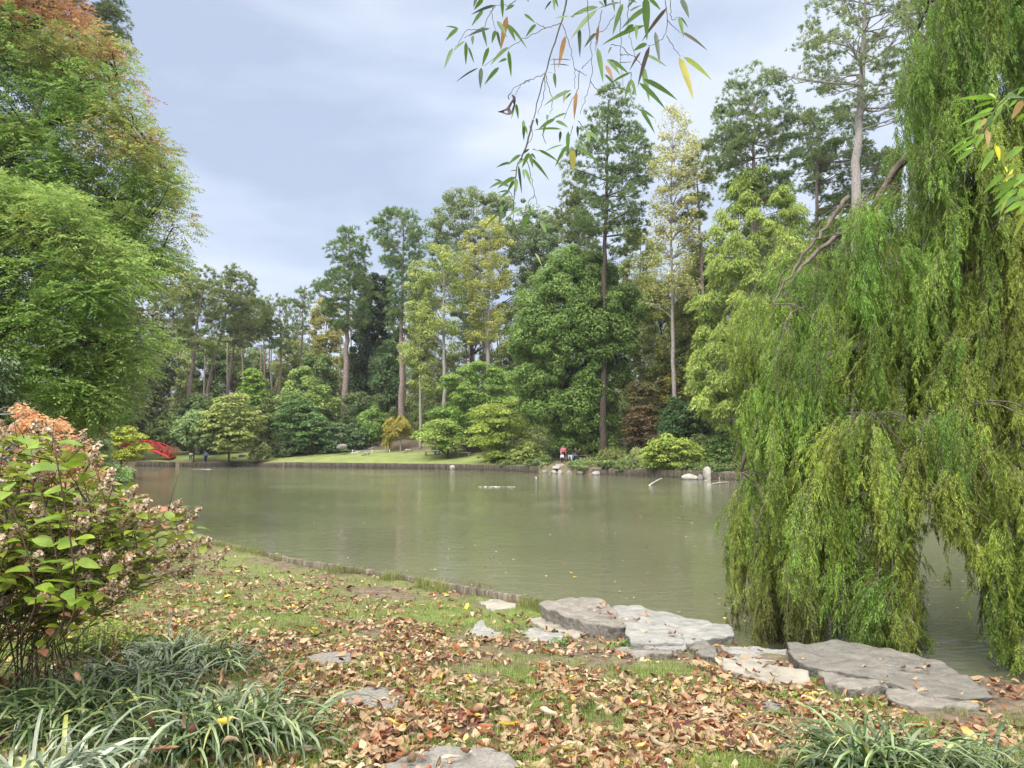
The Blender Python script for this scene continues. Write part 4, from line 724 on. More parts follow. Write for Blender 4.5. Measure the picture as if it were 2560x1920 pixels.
TW = [[(1005, -20), (960, 170), (830, 580), (740, 940)], [(440, 40), (400, 100), (340, 220), (220, 240), (150, 330), (110, 395)], [(960, 185), (830, 225), (680, 300), (540, 380), (350, 520)], [(830, 220), (760, 185)], [(420, 50), (410, 110), (440, 230)], [(340, 215), (190, 300)], [(600, 0), (540, 40), (440, 40)], [(830, 580), (710, 630), (590, 690), (560, 740)], [(710, 632), (640, 670), (600, 750)], [(965, 190), (1020, 350), (1060, 540), (1065, 700)], [(1160, -20), (1180, 250), (1195, 460), (1190, 640), (1140, 800), (1110, 900)], [(1425, 0), (1425, 250), (1430, 450), (1445, 680)], [(1280, 80), (1240, 260), (1230, 400)], [(1380, 120), (1300, 230), (1240, 260)], [(1780, -20), (1790, 250), (1700, 340), (1640, 360)], [(1790, 160), (1900, 260)], [(1790, 280), (1850, 380), (1900, 445)], [(1500, -10), (1480, 150), (1500, 300), (1560, 480)], [(1440, 370), (1560, 480), (1600, 520)], [(1060, 540), (1160, 600)], [(1120, 540), (1195, 460)], [(1100, 560), (1090, 700), (1060, 760), (1000, 880), (980, 940)], [(835, 590), (860, 700), (890, 790), (870, 900)], [(830, 600), (815, 780), (780, 900)], [(900, 460), (910, 575)], [(1510, 570), (1510, 640)], [(1190, 640), (1260, 720), (1400, 690)], [(1820, 0), (1830, 150), (1880, 135)], [(1040, 130), (1100, 100), (1245, 60)], [(1350, 350), (1440, 370)], [(1420, 435), (1500, 430)], [(1420, 490), (1510, 490)]]
TWB = [[(965, 0), (870, 350), (800, 480), (770, 780)], [(960, 300), (1020, 315)], [(900, 420), (940, 570), (980, 760), (1010, 880)], [(980, 780), (920, 850), (925, 890)], [(780, 770), (760, 960), (765, 1200), (790, 1450), (800, 1640)], [(765, 890), (720, 1030)], [(715, 1030), (680, 1140), (610, 1260)], [(760, 1210), (840, 1310), (875, 1350)], [(930, 60), (960, 150), (900, 280)], [(1060, 150), (1100, 250)], [(1380, 60), (1330, 200)], [(1430, 10), (1500, 100), (1530, 120)], [(640, 950), (600, 980)], [(720, 735), (760, 800)]]
BC = {0: (.085, .17, .025), 1: (.035, .07, .03), 2: (.3, .16, .055), 3: (.09, .07, .05), 4: (.27, .25, .03), 5: (.3, .36, .05)}
def spray(label, sets, D0, top_anchor, wk=1.0):
    root = empty('bamboo_spray', P(*top_anchor, D0), label, 'bamboo branch')
    lb = MB(); tb = MB()
    for leaves, twigs, sc, ox, oy in sets:
        for (x0, y0, x1, y1, w, c) in leaves:
            D = D0 + rng.uniform(-.16, .16); a = P(ox + x0 / sc, oy + y0 / sc, D); b = P(ox + x1 / sc, oy + y1 / sc, D + rng.uniform(-.03, .03))
            long_leaf(lb, a, b, w * 1.12 * wk / sc / F * D, np.array(BC[c]) * rng.uniform(.8, 1.25), roll=rng.normal(0, .3))
        for tw_ in twigs:
            main = tw_ is twigs[0]; D = D0 + (0 if main else rng.uniform(-.06, .06)); q = curve([P(ox + a / sc, oy + b / sc, D) for a, b in tw_], len(tw_) * 5)
            q[1:-1] += rng.normal(0, .0012, (len(q) - 2, 3)); tb.tube(q, np.linspace(.0026 if main else .0011, .0012 if main else .0006, len(q)), 5)
    lb.build('foliage', M_NEARLEAF, root, True); tb.build('stem', M_BAMB, root, True); return root
spray('drooping bamboo spray hanging from the top centre with green and tan leaves', [(GA, TW, 3.16, 1100, 0), (GBm, TWB, 4.1475, 1100, 300)], 1.9, (1420, -60))
GR = [(500, 150, 150, 168, 34, 6), (440, 112, 500, 155, 30, 5), (465, 180, 300, 238, 26, 6), (480, 230, 265, 350, 34, 6), (590, 150, 480, 270, 34, 6), (640, 100, 560, 200, 40, 6), (730, 60, 670, 130, 34, 6), (585, 140, 740, 150, 40, 7), (470, 270, 182, 385, 30, 6), (560, 210, 470, 345, 34, 6), (380, 330, 298, 452, 40, 6), (420, 320, 350, 415, 30, 8), (720, 170, 625, 330, 60, 8), (670, 165, 598, 235, 24, 6), (480, 300, 395, 395, 34, 7), (300, 462, 70, 628, 22, 6), (360, 475, 115, 640, 30, 6), (395, 445, 325, 560, 36, 6), (310, 570, 165, 686, 38, 6), (320, 560, 225, 585, 18, 6), (425, 412, 432, 570, 46, 8), (468, 425, 375, 640, 34, 5), (480, 580, 368, 770, 50, 6), (485, 530, 490, 575, 36, 9), (500, 545, 528, 672, 50, 9), (525, 540, 572, 735, 52, 5), (725, 550, 525, 700, 46, 6), (735, 280, 665, 350, 40, 6), (575, 720, 590, 770, 20, 9), (690, 700, 590, 760, 40, 6), (560, 780, 388, 950, 44, 6), (650, 780, 545, 850, 30, 5), (690, 830, 440, 945, 50, 6), (640, 870, 465, 1015, 36, 6), (680, 900, 480, 1080, 44, 6), (690, 960, 455, 1140, 40, 7), (600, 930, 530, 1130, 34, 5), (720, 1010, 560, 1110, 44, 6), (735, 1060, 655, 1130, 40, 5), (735, 1120, 632, 1330, 48, 5), (640, 740, 575, 860, 22, 9), (735, 900, 660, 1010, 50, 6), (735, 780, 640, 900, 60, 6), (735, 1000, 700, 1120, 40, 6)]
BC.update({6: (.17, .31, .03), 7: (.07, .16, .03), 8: (.4, .28, .1), 9: (.62, .56, .03)})
TWR = [[(760, 60), (640, 100), (480, 270), (310, 570), (240, 800), (235, 930)], [(760, 170), (500, 160)], [(760, 500), (640, 600), (560, 700)], [(760, 740), (690, 830), (560, 900)], [(480, 270), (430, 410)], [(760, 950), (620, 1100), (440, 1260)], [(560, 200), (480, 470), (485, 530)]]
spray('bright bamboo branch with yellow and tan leaves reaching in from the right edge', [(GR, TWR, 3.318, 2340, 200)], 2.1, (2600, 260))
# crumpled dead leaf caught on a twig
o = empty('dead_leaf', P(1275, 235, 1.88), 'dark crumpled dead leaf with holes dangling from a thin bamboo twig', 'leaf')
q = [(555, 752), (575, 745), (595, 755), (598, 790), (590, 830), (580, 870), (575, 900), (560, 915), (515, 905), (480, 885), (455, 882), (490, 872), (520, 860), (535, 840), (550, 800), (575, 790), (560, 765)]
def dpt(a, b, k=0): return P(1100 + a / 3.16, b / 3.16, 1.88 + k)
L_ = [(455, 882), (480, 876), (505, 866), (525, 856), (540, 836), (552, 815), (566, 795), (576, 780), (572, 762), (560, 760)]
Rr_ = [(457, 885), (484, 892), (515, 904), (545, 910), (578, 898), (584, 870), (592, 838), (598, 800), (598, 765), (575, 744)]
mb = MB(); Vd = []
for i_, (a, b) in enumerate(zip(L_, Rr_)):
    for s_ in range(4):
        f_ = s_ / 3; Vd.append(dpt(a[0] * (1 - f_) + b[0] * f_, a[1] * (1 - f_) + b[1] * f_, .014 * math.sin(f_ * 3.1 + i_ * .5)))
Fd = [(r_ * 4 + c, r_ * 4 + c + 1, r_ * 4 + c + 5, r_ * 4 + c + 4) for r_ in range(9) for c in range(3) if (r_, c) not in ((2, 1), (4, 1), (5, 1))]
mb.add(Vd, Fd, None, (.035, .018, .015)); mb.build('blade', M_NEARLEAF, o, True)
mb = MB(); mb.tube([dpt(a, b) for a, b in [(560, 735), (545, 750), (538, 765), (545, 785)]], .0012, 5); mb.build('stalk', M_BAMB, o)
# ================================================================== stones
def stone(name, label, poly, z, th, mat, group=None, rough=.03, tilt=(0, 0), cat='stone', seed=None, D=None):
    """poly: outline of the top face in photo pixels, lying at height z (tilted); th thickness"""
    off = z; z = -.4
    for _ in range(4):
        pts = np.array([G(a, b, z) for a, b in poly]); c = pts.mean(0); z = float(land_z(c[0], min(c[1], float(r1(c[0] / (c[1] + 6))) - .01))) + off
    pts = np.array([G(a, b, z) for a, b in poly]); c = pts.mean(0)
    n = 84; q = np.vstack([pts, pts[:1]]); seg = np.linalg.norm(np.diff(q, axis=0), axis=1); L_ = np.concatenate([[0], np.cumsum(seg)]); s = np.linspace(0, L_[-1], n, endpoint=False)
    ring = np.stack([np.interp(s, L_, q[:, i]) for i in range(3)], 1)
    rad = np.linalg.norm(ring[:, :2] - c[:2], axis=1); ring[:, :2] += (ring[:, :2] - c[:2]) / (rad[:, None] + 1e-6) * (min(.028, .09 * float(rad.mean())) * vnoise(np.arange(n) * .9, np.full(n, 3.), 3.0, rng.integers(0, 99)) + rng.normal(0, .006, n))[:, None]
    ring = ring * .7 + (np.roll(ring, 1, 0) + np.roll(ring, -1, 0)) * .15
    sd = rng.integers(0, 99); rows = []
    def disp(v, k):
        h = vnoise(v[:, 0] + v[:, 1] * .4, v[:, 1] * 2.2, .4, sd) + .6 * vnoise(v[:, 0], v[:, 1] * 1.8, .14, sd + 1); st_ = np.floor(h * 3) / 3
        return k * (.35 * h + .65 * (st_ + np.clip((h * 3 % 1) * 5 - 4, 0, 1) / 3) + .12 * vnoise(v[:, 0], v[:, 1], .03, sd + 2))
    for f_, dz, ex in (*((q_, 0, 0) for q_ in np.linspace(.02, .97, 24)), (1.0, -.008, 0), (.985, -.03, .015), (.93, -th * .35, .05), (.9, -th * .65, .05), (.84, -th, .04)):
        v = c + (ring - c) * f_; v[:, 2] = z + dz * 1.0; v[:, 2] += tilt[0] * (v[:, 0] - c[0]) + tilt[1] * (v[:, 1] - c[1])
        v[:, 2] += disp(v, rough) * (1 if f_ < 1 or dz > -.02 else .4)
        if ex: a_ = np.arange(n); v[:, :2] += (v[:, :2] - c[:2]) / (np.linalg.norm(v[:, :2] - c[:2], axis=1)[:, None] + 1e-6) * (ex * vnoise(a_ * .7, v[:, 2] * 30, 1.3, sd))[:, None]
        rows.append(v)
    V = np.vstack(rows); m = len(rows); Fq = [(r * n + k, r * n + (k + 1) % n, (r + 1) * n + (k + 1) % n, (r + 1) * n + k) for r in range(m - 1) for k in range(n)]
    V = np.vstack([V, rows[0].mean(0)[None]]); F3 = [(m * n, (k + 1) % n, k) for k in range(n)]
    o = mesh_from(name, V, Fq, mat, None, None, False, F3)
    STONES.append((ring[:, :2].copy(), z)); return tag(o, label, cat, group)
STONES = []
M_ST_TAN = solid_mat('tan_stone', (.13, .118, .1), (.25, .23, .2), 7, .85, 1, (1, 2, 1), dist=.03, c3=(.12, .1, .08))
M_ST_BLUE = solid_mat('pale_blue_stone', (.16, .155, .145), (.3, .295, .275), 6, .8, 1, (1, 2.4, 3), dist=.025, c3=(.3, .26, .2))
M_ST_GREY = solid_mat('grey_stone', (.1, .095, .083), (.195, .183, .158), 6, .85, 1, (1, 2.2, 3), dist=.03, c3=(.17, .15, .12))
M_ST_PALE = solid_mat('pale_slab_stone', (.17, .155, .125), (.31, .285, .24), 4, .85, .5, (1, 1.8, 3), dist=.015)
M_ST_SPECK = solid_mat('speckled_step_stone', (.13, .125, .11), (.27, .25, .225), 45, .9, .9, dist=.01, c3=(.4, .37, .34))
GS = 'flat stones along the near water edge'; GF = 'stepping stones half buried in the leafy grass'
stone('boulder', 'tan flat-topped boulder with a dark broken side at the water edge', [(1345, 1514), (1420, 1499), (1490, 1501), (1545, 1518), (1606, 1556), (1530, 1560), (1445, 1546)], 0.17, .5, M_ST_TAN, GS, tilt=(-0.03, 0.04))
stone('boulder', 'pale blue-white slab jutting over the water beside the tan boulder', [(1530, 1524), (1640, 1533), (1780, 1553), (1836, 1568), (1842, 1586), (1770, 1590), (1700, 1604), (1580, 1606), (1560, 1570)], 0.1, .55, M_ST_BLUE, GS, tilt=(-0.03, 0.06))
stone('boulder', 'largest dark grey slab at the water edge under the hanging cypress', [(1968, 1617), (2060, 1612), (2240, 1624), (2370, 1655), (2440, 1695), (2492, 1728), (2400, 1738), (2250, 1712), (2180, 1690), (2020, 1672), (1970, 1640)], 0.075, .5, M_ST_GREY, GS, tilt=(-0.03, 0.045))
stone('flat_stone', 'narrow cream-white slab with moss in front of the largest dark slab', [(1806, 1648), (1832, 1640), (2026, 1682), (2022, 1702), (1930, 1700), (1815, 1672)], 0.06, .22, M_ST_PALE, GS, tilt=(0, 0.03))
stone('flat_stone', 'beige slab scattered with leaves right of the cream-white slab', [(2035, 1670), (2120, 1664), (2190, 1690), (2220, 1714), (2130, 1722), (2066, 1700)], 0.07, .25, M_ST_TAN, GS)
stone('flat_stone', 'low mossy slab in front of the right end of the largest dark slab', [(2212, 1722), (2280, 1720), (2430, 1736), (2450, 1764), (2330, 1762), (2225, 1750)], 0.06, .25, M_ST_TAN, GS)
stone('flat_stone', 'grey flat slab at water level between the pale blue-white and the largest dark slab', [(1800, 1626), (1880, 1622), (1966, 1630), (1966, 1652), (1850, 1648)], 0, .4, M_ST_BLUE, GS)
stone('flat_stone', 'small grey slab tucked under the front of the pale blue-white slab', [(1590, 1606), (1650, 1595), (1712, 1600), (1716, 1614), (1640, 1618)], 0.06, .2, M_ST_BLUE, GS)
stone('flat_stone', 'broken grey rock at the right foot of the pale blue-white slab', [(1714, 1606), (1750, 1600), (1794, 1618), (1792, 1640), (1740, 1632)], 0.06, .25, M_ST_GREY, GS)
stone('flat_stone', 'buff ground-level slab in front of the tan boulder', [(1528, 1616), (1600, 1606), (1690, 1616), (1682, 1638), (1590, 1642)], 0.025, .2, M_ST_TAN, GS)
GL = 'flat stones along the near water edge'
stone('flat_stone', 'white-grey slab left behind the tan boulder, in the grass', [(1196, 1506), (1235, 1498), (1290, 1506), (1294, 1518), (1230, 1524)], 0.03, .2, M_ST_PALE, GL)
stone('flat_stone', 'long pale slab directly in front of the tan boulder, notched edge', [(1325, 1548), (1400, 1541), (1470, 1556), (1484, 1576), (1440, 1590), (1370, 1576)], 0.035, .2, M_ST_PALE, GL)
stone('flat_stone', 'small bluish flagstone among leaves, left of the tan boulder', [(1163, 1576), (1205, 1548), (1222, 1566), (1256, 1584), (1240, 1600), (1190, 1594)], 0.02, .15, M_ST_BLUE, GL)
stone('flat_stone', 'smooth bluish-grey oval flagstone in front of the notched pale slab', [(1298, 1582), (1350, 1572), (1412, 1590), (1402, 1608), (1340, 1612)], 0.025, .15, M_ST_BLUE, GL)
stone('stepping_stone', 'rough speckled stone among leaves left of centre, farthest of the stepping stones', [(762, 1642), (800, 1628), (872, 1630), (884, 1652), (830, 1682), (790, 1672)], 0.02, .15, M_ST_SPECK, GF, rough=.018)
stone('stepping_stone', 'speckled round stone with a dark curled leaf on top, middle one of the steps', [(852, 1742), (900, 1722), (980, 1722), (1030, 1748), (1024, 1770), (960, 1782), (880, 1772)], 0.02, .15, M_ST_SPECK, GF, rough=.018)
stone('stepping_stone', 'large speckled stone cut by the bottom of the frame, nearest of the steps', [(950, 1906), (1010, 1880), (1120, 1862), (1230, 1868), (1290, 1905), (1300, 1990), (1150, 2040), (960, 2000)], 0.02, .15, M_ST_SPECK, GF, rough=.018)
stone('stepping_stone', 'half hidden grey stone on the bare soil at the right', [(1880, 1758), (1920, 1748), (1966, 1760), (1955, 1782), (1900, 1786)], 0.015, .12, M_ST_SPECK, GF, rough=.016)
def on_stone(x, y):
    for r_, z in STONES:
        pass
    ins = np.zeros(x.shape, bool); zz = np.full(x.shape, -9.)
    for r_, z in STONES:
        m_ = inpoly(x, y, r_); ins |= m_; zz = np.where(m_, z, zz)
    return ins, zz
# ================================================================== leaf litter
def leaf_shape(nr=7, curl=.6, fold=.35, w=.46):
    """unit leaf along +x, 3 columns x nr rows, curled"""
    t = np.linspace(0, 1, nr); pr = np.interp(t, [0, .12, .4, .7, .9, 1], [.05, .6, 1, .92, .55, .0]) * w / 2; V = []
    for q, h in zip(t, pr):
        for s in (-1, -.5, 0, .5, 1):
            a = s * fold * 2.2; y = h * math.sin(a) / (fold * 2.2 + 1e-6) * 1.0; z = h * (1 - math.cos(a)) / (fold * 2.2 + 1e-6)
            ang = (q - .5) * curl * 2; x = math.sin(ang) / (curl * 2 + 1e-6) if curl else q - .5; zb = (1 - math.cos(ang)) / (curl * 2 + 1e-6)
            V.append((x, y, z + zb + .03 * math.sin(q * 11 + s * 3 + curl * 7) * (.4 + abs(s))))
    Fq = [(r * 5 + c, r * 5 + c + 1, r * 5 + c + 6, r * 5 + c + 5) for r in range(nr - 1) for c in range(4)]
    return np.array(V), np.array(Fq)
LS = [leaf_shape(7, c, f, w) for c, f, w in ((.25, .2, .48), (.8, .4, .5), (1.3, .5, .45), (.5, .8, .5), (-.5, .4, .46), (-.9, .6, .5), (.3, 1.1, .5), (.15, -.3, .52), (1.0, -.6, .46), (-.3, 1.3, .48))]
LC = {'tan': (.31, .23, .14), 'pale': (.47, .385, .27), 'brown': (.22, .12, .065), 'rust': (.25, .085, .035), 'maroon': (.1, .03, .02), 'yellow': (.7, .48, .06), 'pinkish': (.3, .16, .1)}
LK = list(LC); LP = [.19, .09, .25, .2, .2, .02, .05]
def rotm(n, tilt):
    az = rng.uniform(0, 2 * math.pi, n); tx = rng.normal(0, tilt, n); ty = rng.normal(0, tilt * .8, n); flip = rng.uniform(0, 1, n) < .5
    ca, sa, cx_, sx_, cy_, sy_ = np.cos(az), np.sin(az), np.cos(tx + flip * math.pi), np.sin(tx + flip * math.pi), np.cos(ty), np.sin(ty); Z = np.zeros(n); O = np.ones(n)
    Rz = np.stack([ca, -sa, Z, sa, ca, Z, Z, Z, O], 1).reshape(n, 3, 3); Rx = np.stack([O, Z, Z, Z, cx_, -sx_, Z, sx_, cx_], 1).reshape(n, 3, 3); Ry = np.stack([cy_, Z, sy_, Z, O, Z, -sy_, Z, cy_], 1).reshape(n, 3, 3)
    return Rz @ Ry @ Rx
# scatter positions: denser close to the camera, thinning towards the stake edging
cand = []
def pix(x, y, z): return CX + x / y * F, CY - np.tan(np.arctan2(z - CAMZ, y) - PITCH) * F
def fan(n, ymax=19):
    y = 1 / rng.uniform(1 / ymax ** 1.2, 1 / 2.6 ** 1.2, n) ** (1 / 1.2); x = rng.uniform(-.78, .8, n) * (y + .6); return x, y
NL = 30000
while len(cand) < NL:
    xs, ys = fan(6000); ok = ys < r1(xs / (ys + 6)) - .1; xs, ys = xs[ok], ys[ok]; a, b = pix(xs, ys, land_z(xs, ys))
    dn = .42 + .55 * vnoise(xs, ys, .75, 31) + .4 * vnoise(xs, ys, .25, 32)
    dn *= np.interp(b, [1350, 1420, 1500, 1600, 1750, 1920], [.55, .75, .95, 1.0, .8, .72]) * np.interp(a, [-400, 300, 2000, 2250, 2900], [1, 1, .95, .7, .6]) * np.where((b > 1770) & (a > 2230), .3, 1)
    # uniform in world area: the fan sampling is already denser close by
    k_ = rng.uniform(0, 1, len(xs)) < dn; cand += [(x, y, 0) for x, y in zip(xs[k_], ys[k_])]
cand = cand[:NL]
cand = np.array(cand); ins, sz = on_stone(cand[:, 0], cand[:, 1]); keep = ~ins | (rng.uniform(0, 1, len(cand)) < .13); cand = cand[keep]; ins = ins[keep]; sz = sz[keep]
n = len(cand); zg = np.where(ins, sz + .012, land_z(cand[:, 0], cand[:, 1])); size = np.clip(rng.normal(.08, .025, n), .025, .135)
lifts = np.where(ins, .003, rng.uniform(.002, .03, n))
pos = np.stack([cand[:, 0], cand[:, 1], zg + lifts + size * .08], 1); Rm_ = rotm(n, .42); kd = rng.choice(len(LK), n, p=np.array(LP) / sum(LP)); sh = rng.integers(0, len(LS), n)
near = np.argsort(pos[:, 1])
inview = (np.abs(pos[:, 0] / pos[:, 1]) < .64) & (pos[:, 1] > 3.75); order = [i_ for i_ in near if inview[i_] and size[i_] > .066][:300]
solo = set(order)
b = MB()
for i_ in range(n):
    if i_ in solo: continue
    V0, F0 = LS[sh[i_]]; V = (V0 * size[i_]) @ Rm_[i_].T + pos[i_]; V[:, 2] = np.maximum(V[:, 2], zg[i_] + .001)
    c_ = np.array(LC[LK[kd[i_]]]) * rng.uniform(.75, 1.2); b.add(V, F0, None, c_)
tag(b.build('leaf_litter', M_LITTER, None, True), 'carpet of curled tan and rust fallen leaves over the grass', 'fallen leaves', kind='stuff')
WORD = {'tan': 'tan', 'pale': 'pale cream', 'brown': 'brown', 'rust': 'rust-red', 'maroon': 'dark maroon', 'yellow': 'yellow', 'pinkish': 'pinkish'}
SHW = ['nearly flat', 'cupped', 'tightly curled', 'folded', 'arched', 'humped', 'rolled', 'spread', 'twisted', 'tube-like']
proto = {}
REF = [('the bottom speckled stone', 1140, 1900), ('the right grass clump', 2150, 1860), ('the left grass clump', 720, 1850), ('the middle speckled stone', 950, 1750), ('the lower right soil', 2450, 1850)]
for i_ in order:
    key = (sh[i_], kd[i_])
    if key not in proto:
        V0, F0 = LS[sh[i_]]; me_o = mesh_from('fallen_leaf', V0, F0, M_LITTER, None, np.tile([LC[LK[kd[i_]]]], (len(V0), 1)), True); proto[key] = me_o; o = me_o
    else: o = proto[key].copy(); COL.objects.link(o)
    from mathutils import Matrix
    M4 = Matrix([[*(Rm_[i_][r] * size[i_]), pos[i_][r]] for r in range(3)] + [[0, 0, 0, 1]]); o.matrix_world = M4
    x, y = pos[i_][0], pos[i_][1]; pxx = CX + x / y * F; pyy = CY - math.tan(math.atan2(pos[i_][2] - CAMZ, y) - PITCH) * F
    ref = min(REF, key=lambda r: (r[1] - pxx) ** 2 + (r[2] - pyy) ** 2)[0]; big = 'large' if size[i_] > .095 else 'small' if size[i_] < .075 else 'middling'
    where = 'lying on' if ins[i_] else 'left of' if pxx < [r for r in REF if r[0] == ref][0][1] else 'right of'
    tag(o, f"{big} {SHW[sh[i_]]} {WORD[LK[kd[i_]]]} fallen leaf {where} {ref}", 'fallen leaf', 'fallen leaves in the foreground')
print('litter', n)
# ================================================================== grass blades and weeds
def blades(n, gen, hmin, hmax, w, c1, c2, name, label, segs=2):
    P0 = []; 
    while len(P0) < n: P0 += gen()
    P0 = np.array(P0[:n]); z = land_z(P0[:, 0], P0[:, 1]); h = rng.uniform(hmin, hmax, n); az = rng.uniform(0, 2 * math.pi, n); ln = rng.uniform(.1, .9, n)
    base = np.stack([P0[:, 0], P0[:, 1], z - .004], 1); d = np.stack([np.cos(az), np.sin(az), 0 * az], 1); s = np.stack([-np.sin(az), np.cos(az), 0 * az], 1) * w / 2
    mid = base + d * (h * ln * .35)[:, None] + np.array([0, 0, 1]) * (h * .65)[:, None]; tip = base + d * (h * ln)[:, None] + np.array([0, 0, 1]) * (h * (1.05 - .45 * ln))[:, None]
    V = np.stack([base - s, base + s, mid + s * .8, mid - s * .8, tip], 1).reshape(-1, 3); k = np.arange(n)[:, None] * 5
    t = rng.uniform(0, 1, (n, 1)); c = np.array(c1) * (1 - t) + np.array(c2) * t; c = c * rng.uniform(.8, 1.2, (n, 1))
    return tag(mesh_from(name, V, k + [0, 1, 2, 3], M_GRASS, None, np.repeat(c, 5, 0), False, k + [3, 2, 4]), label, 'grass', kind='stuff')
def g_near():
    x, y = fan(6000, 20); ok = y < r1(x / (y + 6)) - .04; x, y = x[ok], y[ok]; a, b_ = pix(x, y, land_z(x, y))
    gr = .5 + .6 * vnoise(x, y, .8, 5) + .45 * vnoise(x, y, .25, 6) + np.where(b_ < 1560, .25, 0); gr -= np.where((a > 2050) & (y < 7), .6 * np.clip((a - 2050) / 300, 0, 1), 0)
    i2, _ = on_stone(x, y); k_ = (rng.uniform(0, 1, len(x)) < gr) & ~i2; return list(zip(x[k_], y[k_]))
blades(210000, g_near, .025, .07, .0048, (.13, .2, .045), (.3, .36, .1), 'grass', 'short patchy green grass between the fallen leaves')
def g_edge():
    o = []
    for _ in range(400):
        a = rng.uniform(480, 1600); D = float(np.interp(a, [p for p, d in R1], [d for p, d in R1])) - rng.uniform(.03, .5) ** 1.3; x = (a - CX) / F * D
        if vnoise(np.array(x), np.array(D), .5, 44) > -.1: o.append((x, D))
    return o
blades(3500, g_edge, .06, .2, .004, (.12, .17, .04), (.32, .32, .12), 'edge_grass', 'longer wispy grass along the inside of the stake edging')
# broad-leaved weeds tucked among the flat stones
def weed(label, cx, cy, z, spread, n, c1, c2, L=.045, name='weed', hh=.06):
    c = G(cx, cy, z); gz = float(land_z(c[0], c[1])); b = MB()
    for _ in range(n):
        p_ = np.array([c[0] + rng.normal(0, spread), c[1] + rng.normal(0, spread * 1.2), 0]); p_[2] = float(land_z(p_[0], p_[1])); q_ = p_ + [rng.normal(0, .02), rng.normal(0, .02), rng.uniform(.3, 1) * hh]
        dr = rdir(1)[0] * [1, 1, .35]; long_leaf(b, q_, q_ + dr / np.linalg.norm(dr) * L * rng.uniform(.7, 1.3), L * .55, np.array(c1) + (np.array(c2) - np.array(c1)) * rng.uniform(), fold=.3, rows=5, roll=rng.uniform(1.2, 1.9)); b.tube([p_, q_], .0012, 3, (.1, .12, .04))
    tag(b.build(name, M_NEARLEAF, None, True), label, 'weed', kind='stuff')
gA, gB = (.09, .2, .03), (.2, .34, .06)
weed('green weed tuft on the notched pale slab', 1400, 1578, -.36, .07, 60, gA, gB)
weed('green weed tuft left of the notched pale slab', 1290, 1556, -.38, .09, 60, gA, gB)
weed('green weed tuft under the cream-white slab', 1955, 1716, -.36, .09, 70, gA, gB)
weed('green weed tuft beneath the leaf-strewn beige slab', 2165, 1728, -.36, .05, 40, gA, gB)
weed('green weed patch in front of the tan boulder', 1560, 1598, -.42, .07, 50, gA, gB)
weed('green clover patch in the middle of the leafy grass', 1600, 1700, -.24, .16, 120, gA, gB, .03)
weed('small weed seedling with rounded leaves right of centre', 1390, 1760, -.15, .03, 14, (.1, .2, .05), (.2, .34, .1), .05)
weed('green clover patch left of the clump of curled leaves near centre', 1060, 1760, -.15, .1, 80, gA, gB, .03)
weed('pinkish smartweed growing inside the stake edging', 1170, 1462, -.45, .18, 150, (.3, .1, .12), (.42, .2, .2), .02, 'smartweed', .12)

def twiglet(k_, px, py, L_, az, lab):
    g_ = G(px, py, -.2); z = float(land_z(g_[0], g_[1])); b = MB(); p = np.array([g_[0], g_[1], z + .025]); d = np.array([math.cos(az), math.sin(az), .03]); b.tube(curve([p, p + d * L_ * .5 + [0, .01, .012], p + d * L_], 7), np.linspace(.0045, .002, 7), 5)
    b.tube([p + d * L_ * .45 + [0, .008, .01], p + d * L_ * .7 + [0, .04, .03]], [.002, .001], 4); tag(b.build('fallen_twig', M_TWIG, None, True), lab, 'twig', 'fallen twigs in the leaf litter')
for k_, (a, b_, L_, az, lab) in enumerate(((1690, 1830, .35, .4, 'long thin fallen twig in the leaves left of the right grass clump'), (1290, 1700, .22, 2.6, 'short fallen twig near the middle of the leafy ground'), (1480, 1870, .3, -.5, 'fallen twig right of the bottom speckled stone'), (2420, 1800, .28, .1, 'fallen twig on the bare soil at the right edge'), (700, 1560, .25, .9, 'fallen twig left of the farthest speckled step'))): twiglet(k_, a, b_, L_, az, lab)
# ================================================================== orange japanese maple and its bare pale twigs
def near_tree(name, label, cat, base, D, blobs, Lf, Wf, c1, c2, per, mat=M_LEAF, bark=M_BARKD, twr=.02, fz=.45, up=.9, group=None):
    b0 = G(base[0], base[1], float(land_z((base[0] - CX) / F * D, D))) if False else np.array([(base[0] - CX) / F * D, D, float(land_z((base[0] - CX) / F * D, D))])
    root = empty(name, b0, label, cat, group); C = []; Rr = []
    for px, py, r, dd in blobs: C.append(P(px, py, D + dd)); Rr.append(r)
    C = np.array(C); Rr = np.array(Rr); V, col = clump_leaves(C, Rr, fz, per, 'layer', Lf, Wf, c1, c2, up); quad_mesh('crown', V, col, mat, root)
    tb = MB(); hub = b0 + [0, 0, max(.3, (C[:, 2].mean() - b0[2]) * .35)]; tb.tube(curve([b0 - [0, 0, .2], (b0 + hub) / 2 + [.03, 0, 0], hub], 6), np.linspace(twr * 2.6, twr * 1.8, 6), 8)
    for c in C:
        L_ = np.linalg.norm(c - hub); q = curve([hub, hub + (c - hub) * .5 + [0, 0, .15 * L_] + rng.normal(0, .05 * L_, 3), c], 8); tb.tube(q, np.linspace(twr, twr * .25, 8), 5, cap=False)
        for _ in range(3): s_ = q[rng.integers(3, 7)]; tb.tube([s_, s_ + rdir(1)[0] * .4 * [1, 1, .5]], [twr * .3, twr * .12], 3, cap=False)
    tb.build('trunk', bark, root, True); return root
bl = []
for _ in range(88):
    t = rng.uniform(0, 1); px = -60 + 310 * t + rng.normal(0, 12); top = np.interp(px, [-60, 30, 60, 130, 180, 240], [1000, 1005, 1015, 1040, 1075, 1140]); py = top + rng.uniform(0, 1) ** 1.5 * 150 + 8
    if px < 45: continue
    bl.append((px, py, rng.uniform(.12, .26), rng.uniform(-.8, 1.0)))
